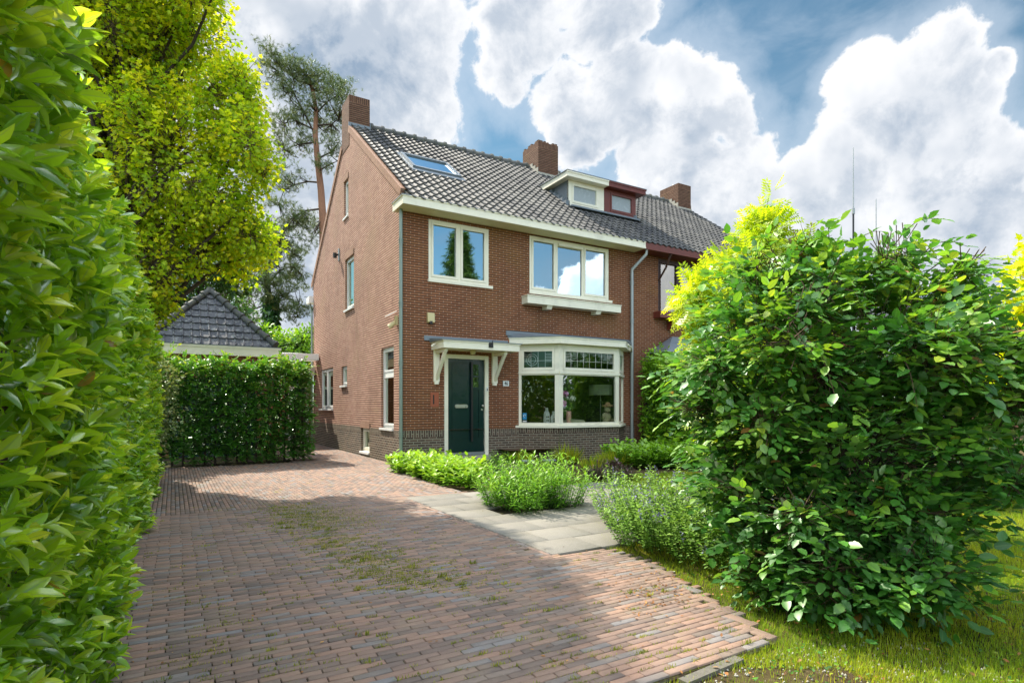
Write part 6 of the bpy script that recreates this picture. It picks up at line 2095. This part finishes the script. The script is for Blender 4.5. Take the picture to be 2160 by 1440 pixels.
tuft('ornamental_grass', 'wide arching grass clump in the middle of the front bed', 4.3, -2.7, .30, .42, 420, LM['grass'], np.random.default_rng(96), group='grass clumps in front of the bay', fall=1.0)
tuft('ornamental_grass', 'short dense grass tuft just right of the door step', 2.95, -.55, .38, .28, 520, LM['grass'], np.random.default_rng(97), group='grass clumps in front of the bay', fall=.5)
tuft('ornamental_grass', 'arching grass clump left of the purple-leaved plant', 3.2, -3.3, .22, .36, 260, LM['grass'], np.random.default_rng(98), group='grass clumps in front of the bay', fall=.9)
stem_patch('purple_heuchera', 'small plant with dark purple leaves in front of the bay', [(3.45, -3.4, .28, .22)], 90, .22, 'oval', LM['purple'], .11, np.random.default_rng(99), per=7)
stem_patch('barberry_shrub', 'low brownish-red twiggy shrub at the edge of the little lawn', [(2.55, -4.75, .34, .30), (2.25, -4.6, .22, .22)], 260, .30, 'oval', LM['purple'], .032, np.random.default_rng(100), per=16, rc=(.4, 1.0), cat='shrub')
stem_patch('bedding_plant', 'small leafy plants between the door step and the grass tuft', [(2.2, -1.0, .3, .3), (1.2, -2.4, .3, .5)], 120, .3, 'lance', LM['fresh'], .08, np.random.default_rng(101), per=12, rc=(0, .5))
for i, (u, v, lab) in enumerate(((1.75, -2.85, 'dark slate-blue pot left of its twin behind the green clump'), (2.25, -2.95, 'dark slate-blue pot right of its twin behind the green clump'))):
    t_ = tag(empty('garden_pot', W(u, v), 0), lab, 'pot', 'slate-blue pots in the front bed')
    mb = MB(); mb.lathe((0, 0, 0), [(0, 0), (.10, 0), (.14, .24), (.155, .24), (.155, .27), (.13, .27), (.12, .2), (0, .2)], 18); mb.build('pot_body', M['stone'], t_, True)

# ------------------------------------------------------------------ grass, weeds and litter on the ground
def lawn(name, n, sampler, h, mat, rg, kind='stuff', wsc=1.0, lab=None, cat='grass'):
    p = sampler(n); n = len(p)
    th = rg.uniform(0, 6.283, n)
    out = np.stack([np.cos(th), np.sin(th), np.zeros(n)], 1)
    D = out * rg.uniform(.1, .9, n)[:, None] + np.array([0, 0, 1.])
    pn = np.sin(p[:, 0] * 2.3 + 1) * np.sin(p[:, 1] * 1.9) * .25 + np.sin(p[:, 0] * 6.1) * np.sin(p[:, 1] * 5.3 + 2) * .15
    o = leaves(name, 'blade', p, D, -out + np.array([0, 0, .3]), h * rg.uniform(.5, 1.2, n), mat, None, .45 + pn + rg.normal(0, .16, n), rg, smooth=False, curl=.3, wscale=np.full(n, wsc))
    tag(o, lab, cat, kind=kind)
    return o


rl = np.random.default_rng(111)
def uvnp(X, Y):
    dx, dy = X - XC, Y - YC
    return dx * CA + dy * SA, -dx * SA + dy * CA
def right_of_drive(u, v):
    e = np.where(v < -9.4, -1.02 - (-9.4 - v) * .36, -1.02)
    e = np.where(v < -11.05, -99, e)
    return u > e - .07
def samp_near(n):
    # uniform in the wedge seen by the camera: sample by distance
    Z = 2.2 + 5.5 * rl.random(n) ** 1.3; X = rl.uniform(-.2, 1.06, n) * Z
    u, v = uvnp(X, Z)
    ok = right_of_drive(u, v)
    bare = (np.sin(X * 3.1 + 1.0) * np.sin(Z * 3.7) + np.sin(X * 7 + Z * 5) * .5)
    ok &= ~((X < 1.9) & (Z < 3.15) & (bare > -.30)) | (rl.random(n) < .12)
    ok &= ~((X < .95) & (Z > 3.1))
    ok &= (X > .75)
    # bare soil under the bush and catmint
    return np.stack([X, Z, np.full(n, -.034)], 1)[ok]
lawn('lawn_grass', 230000, samp_near, .040, LM['grass'], rl, wsc=1.1, lab='short yellow-green lawn grass around the foot of the beech bush')
def samp_far(n):
    Z = rl.uniform(4.6, 9.4, n); X = rl.uniform(1.9, 9.0, n)
    u, v = uvnp(X, Z)
    ok = (u > 2.0) | (v < -8) 
    return np.stack([X, Z, np.full(n, -.034)], 1)[ok]
lawn('back_lawn_grass', 80000, samp_far, .05, LM['grass'], rl, wsc=1.2, lab='sunlit lawn grass behind the beech bush')
def samp_little(n):
    u = rl.uniform(1.9, 5.0, n); v = rl.uniform(-6.6, -4.2, n)
    return np.stack([XC + u * CA - v * SA, YC + u * SA + v * CA, np.full(n, -.034)], 1)
lawn('little_lawn_grass', 22000, samp_little, .06, LM['grass'], rl, wsc=1.2, lab='small patch of lawn in front of the bay window')
# weeds in the paving joints
def samp_moss(n):
    out = []
    # main mossy band: photo points from (620,1070) down to (1000,1240), plus scattered
    m1 = n * 6 // 10
    t = rl.random(m1); px_ = 600 + 330 * t ** 1.3 + rl.normal(0, 38 + 40 * t, m1); py_ = 1068 + 175 * t + rl.normal(0, 7, m1)
    m2 = n - m1
    px2 = rl.uniform(300, 1650, m2); py2 = 985 + 455 * rl.random(m2)
    px_ = np.concatenate([px_, px2]); py_ = np.concatenate([py_, py2])
    Z = HC * FPX / (py_ - HY); X = (px_ - 1080) / FPX * Z
    u, v = uvnp(X, Z)
    # snap to joints between the paver rows
    near = v < V_SOL0
    vv = np.where(near, -11.05 + np.round((v + 11.05) / pw) * pw, v)
    uu = np.where(near, u, -6.2 + np.round((u + 6.2) / pw) * pw)
    ok = np.array([in_drive(a, b) for a, b in zip(uu, vv)])
    uu, vv = uu[ok], vv[ok]
    X = XC + uu * CA - vv * SA; Y = YC + uu * SA + vv * CA
    return np.stack([X, Y, np.full(len(X), -.006)], 1)
c = samp_moss(2100)
per = 16
cc = np.repeat(c, per, 0); spread_u = rl.normal(0, .022, len(cc)); spread_v = rl.normal(0, .005, len(cc))
cc[:, 0] += spread_u * CA - spread_v * SA; cc[:, 1] += spread_u * SA + spread_v * CA
th = rl.uniform(0, 6.283, len(cc)); out = np.stack([np.cos(th), np.sin(th), np.zeros(len(cc))], 1)
szc = np.repeat(rl.uniform(.010, .030, len(c)) * (1 + (rl.random(len(c)) > .95) * .8), per)
o = leaves('joint_weeds', 'blade', cc, out * rl.uniform(.4, 1.3, len(cc))[:, None] + np.array([0, 0, .7]), -out + np.array([0, 0, .3]), szc, LM['moss'], None, np.repeat(rl.random(len(c)), per) * .7 + .3 * rl.random(len(cc)), rl, smooth=False, wscale=np.full(len(cc), 2.6))
tag(o, 'moss and small weeds growing in the joints of the brick driveway', 'weeds', kind='stuff')
n = 260
X = rl.uniform(1.0, 4.2, n); Z = rl.uniform(2.7, 4.6, n); th = rl.uniform(0, 6.283, n); u, v = uvnp(X, Z); k = right_of_drive(u, v) | (v < -11.1); X, Z, th = X[k], Z[k], th[k]; n = len(X)
o = leaves('lawn_litter', 'oval', np.stack([X, Z, np.full(n, -.005)], 1), np.stack([np.cos(th), np.sin(th), rl.normal(0, .2, n)], 1), np.tile([0, 0, 1.], (n, 1)) + rl.normal(0, .3, (n, 3)), rl.uniform(.015, .042, n), LM['brown'], None, None, rl, curl=.3)
tag(o, 'dry brown leaves lying in the lawn grass by the paving end', 'leaf litter', kind='stuff')
n = 2600
X = rl.uniform(.9, 4.4, n); Z = rl.uniform(2.7, 5.4, n); u, v = uvnp(X, Z); k = (right_of_drive(u, v) | (v < -11.1)) & (np.sin(X * 5) * np.sin(Z * 4.3 + 1) > -.1); X, Z = X[k], Z[k]; n = len(X); th = rl.uniform(0, 6.283, n)
o = leaves('clover_weeds', 'oval', np.stack([X, Z, rl.uniform(-.03, .0, n)], 1), np.stack([np.cos(th), np.sin(th), rl.uniform(0, .5, n)], 1), np.tile([0, 0, 1.], (n, 1)) + rl.normal(0, .3, (n, 3)), rl.uniform(.015, .035, n), LM['hedge'], None, None, rl, curl=.2)
tag(o, 'small broad-leaved weeds mixed into the lawn beside the bush', 'weeds', kind='stuff')
# soft moss mat on the mossy band
n = 4500; t = rl.random(n)
px_ = 610 + 130 * t + rl.normal(0, 55, n); py_ = 1066 + 40 * t + rl.normal(0, 9, n)
Z = HC * FPX / (py_ - HY); X = (px_ - 1080) / FPX * Z
pp = np.stack([X, Z, np.full(n, .002)], 1); th = rl.uniform(0, 6.283, n); out = np.stack([np.cos(th), np.sin(th), np.zeros(n)], 1)
o = leaves('moss_patch', 'blade', pp, out * .6 + np.array([0, 0, .8]), -out + np.array([0, 0, .3]), rl.uniform(.010, .032, n), LM['moss'], None, rl.random(n) * .7, rl, smooth=False, wscale=np.full(n, 1.6))
tag(o, 'mossy grassy patch across the middle of the driveway', 'moss', kind='stuff')
# dead leaves, petals and crumbs
n = 420
px_ = np.concatenate([rl.normal(1375, 45, 220), rl.uniform(250, 1700, n - 220)]); py_ = np.concatenate([1245 + rl.normal(0, 26, 220), rl.uniform(1000, 1435, n - 220)])
Z = HC * FPX / (py_ - HY); X = (px_ - 1080) / FPX * Z
pp = np.stack([X, Z, np.full(n, .006)], 1); th = rl.uniform(0, 6.283, n)
o = leaves('fallen_leaves', 'oval', pp, np.stack([np.cos(th), np.sin(th), rl.normal(0, .15, n)], 1), np.tile([0, 0, 1.], (n, 1)) + rl.normal(0, .25, (n, 3)), rl.uniform(.008, .032, n), LM['brown'], None, None, rl, curl=.3)
tag(o, 'small dry brown leaves and petals scattered on the driveway', 'leaf litter', kind='stuff')
n = 900
X = rl.uniform(.75, 2.6, n); Z = rl.uniform(2.5, 3.5, n); u, v = uvnp(X, Z); ok = v < -11.1; X, Z = X[ok], Z[ok]; n = len(X)
V, F = [], []
ico = np.array([(1, 0, 0), (-1, 0, 0), (0, 1, 0), (0, -1, 0), (0, 0, 1), (0, 0, -1)], float)
fi = np.array([0, 2, 4, 2, 1, 4, 1, 3, 4, 3, 0, 4, 2, 0, 5, 1, 2, 5, 3, 1, 5, 0, 3, 5])
sc = rl.uniform(.003, .011, (n, 1, 1)) * rl.uniform(.6, 1.3, (n, 6, 1))
V = (ico[None] * sc + np.stack([X, Z, np.full(n, -.030)], 1)[:, None, :]).reshape(-1, 3)
o = fast_mesh('gravel', V, (fi[None] + (np.arange(n) * 6)[:, None]).ravel(), 3, M['concrete'], None, None)
tag(o, 'pale pebbles on the bare soil at the end of the driveway', 'gravel', kind='stuff')
mb = MB()
A = P(1440, 2.98); B = P(1560, 3.25)
d_ = (B - A).normalized(); nn_ = Vector((d_.y, -d_.x, 0))
mb.hexa([A - nn_ * .03 + ZX * -.04, A + nn_ * .03 + ZX * -.04, B + nn_ * .03 + ZX * -.04, B - nn_ * .03 + ZX * -.04, A - nn_ * .03 + ZX * -.015, A + nn_ * .03 + ZX * -.015, B + nn_ * .03 + ZX * -.01, B - nn_ * .03 + ZX * -.01])
tag(mb.build('kerb_edging', painted('old_kerb_concrete', (.15, .14, .115), .95, .3, scale=30, bump=1.0)), kind='structure')

# ------------------------------------------------------------------ what the windows mirror, across the street
def conifer(name, label, loc, h, r, rg):
    root = tag(empty(name, loc, 0, label, 'tree')); mb = MB(); mb.tube([(0, 0, -.1), (0, 0, h)], [.25, .03], 8); mb.build('trunk', M['bark'], root, True)
    Pn, Dn = [], []
    z = 2.5
    while z < h:
        rr2 = r * (1 - (z / h) ** 1.3) * rg.uniform(.65, 1.1) + .25
        for a in np.linspace(0, 6.28, 9)[:-1] + rg.uniform(0, 1):
            L = rr2 * rg.uniform(.7, 1.1)
            for t in np.arange(.25, 1.0, .09):
                for _ in range(4):
                    Pn.append((math.cos(a) * L * t + rg.normal(0, .14), math.sin(a) * L * t + rg.normal(0, .14), z - .25 * t * L + rg.normal(0, .12) + .15 * t * t * L)); Dn.append((math.cos(a), math.sin(a), rg.uniform(-.5, .3)))
        z += .55 if z < h * .6 else .42
    leaves('crown', 'needle', Pn, Dn, rdir(len(Pn), rg), rg.uniform(.25, .42, len(Pn)), LM['dark'], root, None, rg, smooth=False)
c_ = Vector((XC + 1.5 * CA, YC + 1.5 * SA, 0)) + Vector((.83, -.56, 0)).normalized() * 22
conifer('conifer_tree', 'layered conifer mirrored in the left upstairs window', (c_.x, c_.y, 0), 12.6, 3.0, np.random.default_rng(121))
for i, (x, y, lab) in enumerate(((15, 9.5, 'round green garden tree mirrored at the left of the bay window'), (19, 4, 'dark green garden tree mirrored at the middle of the bay window'), (9.5, -4.5, 'broad green street tree behind the viewer mirrored in the bay'), (0, -9, 'leafy street tree straight behind the viewer mirrored in the door'))):
    shrub('garden_tree', lab, [(x, y, 2.2, 2.6, 2.6, 2.0), (x + 1.5, y - 1.2, 2.0, 2.2, 2.2, 1.8), (x - 1.4, y + .8, 1.7, 2.0, 2.0, 1.6)], 420, 'oval', LM['dark'] if i != 0 else LM['hedge'], .24, np.random.default_rng(130 + i), cat='tree', per=9, rad=.45, tw=0, stem=.16, targets=8, lo=.6, inner=300, core_size=.4, group='garden trees mirrored in the windows')
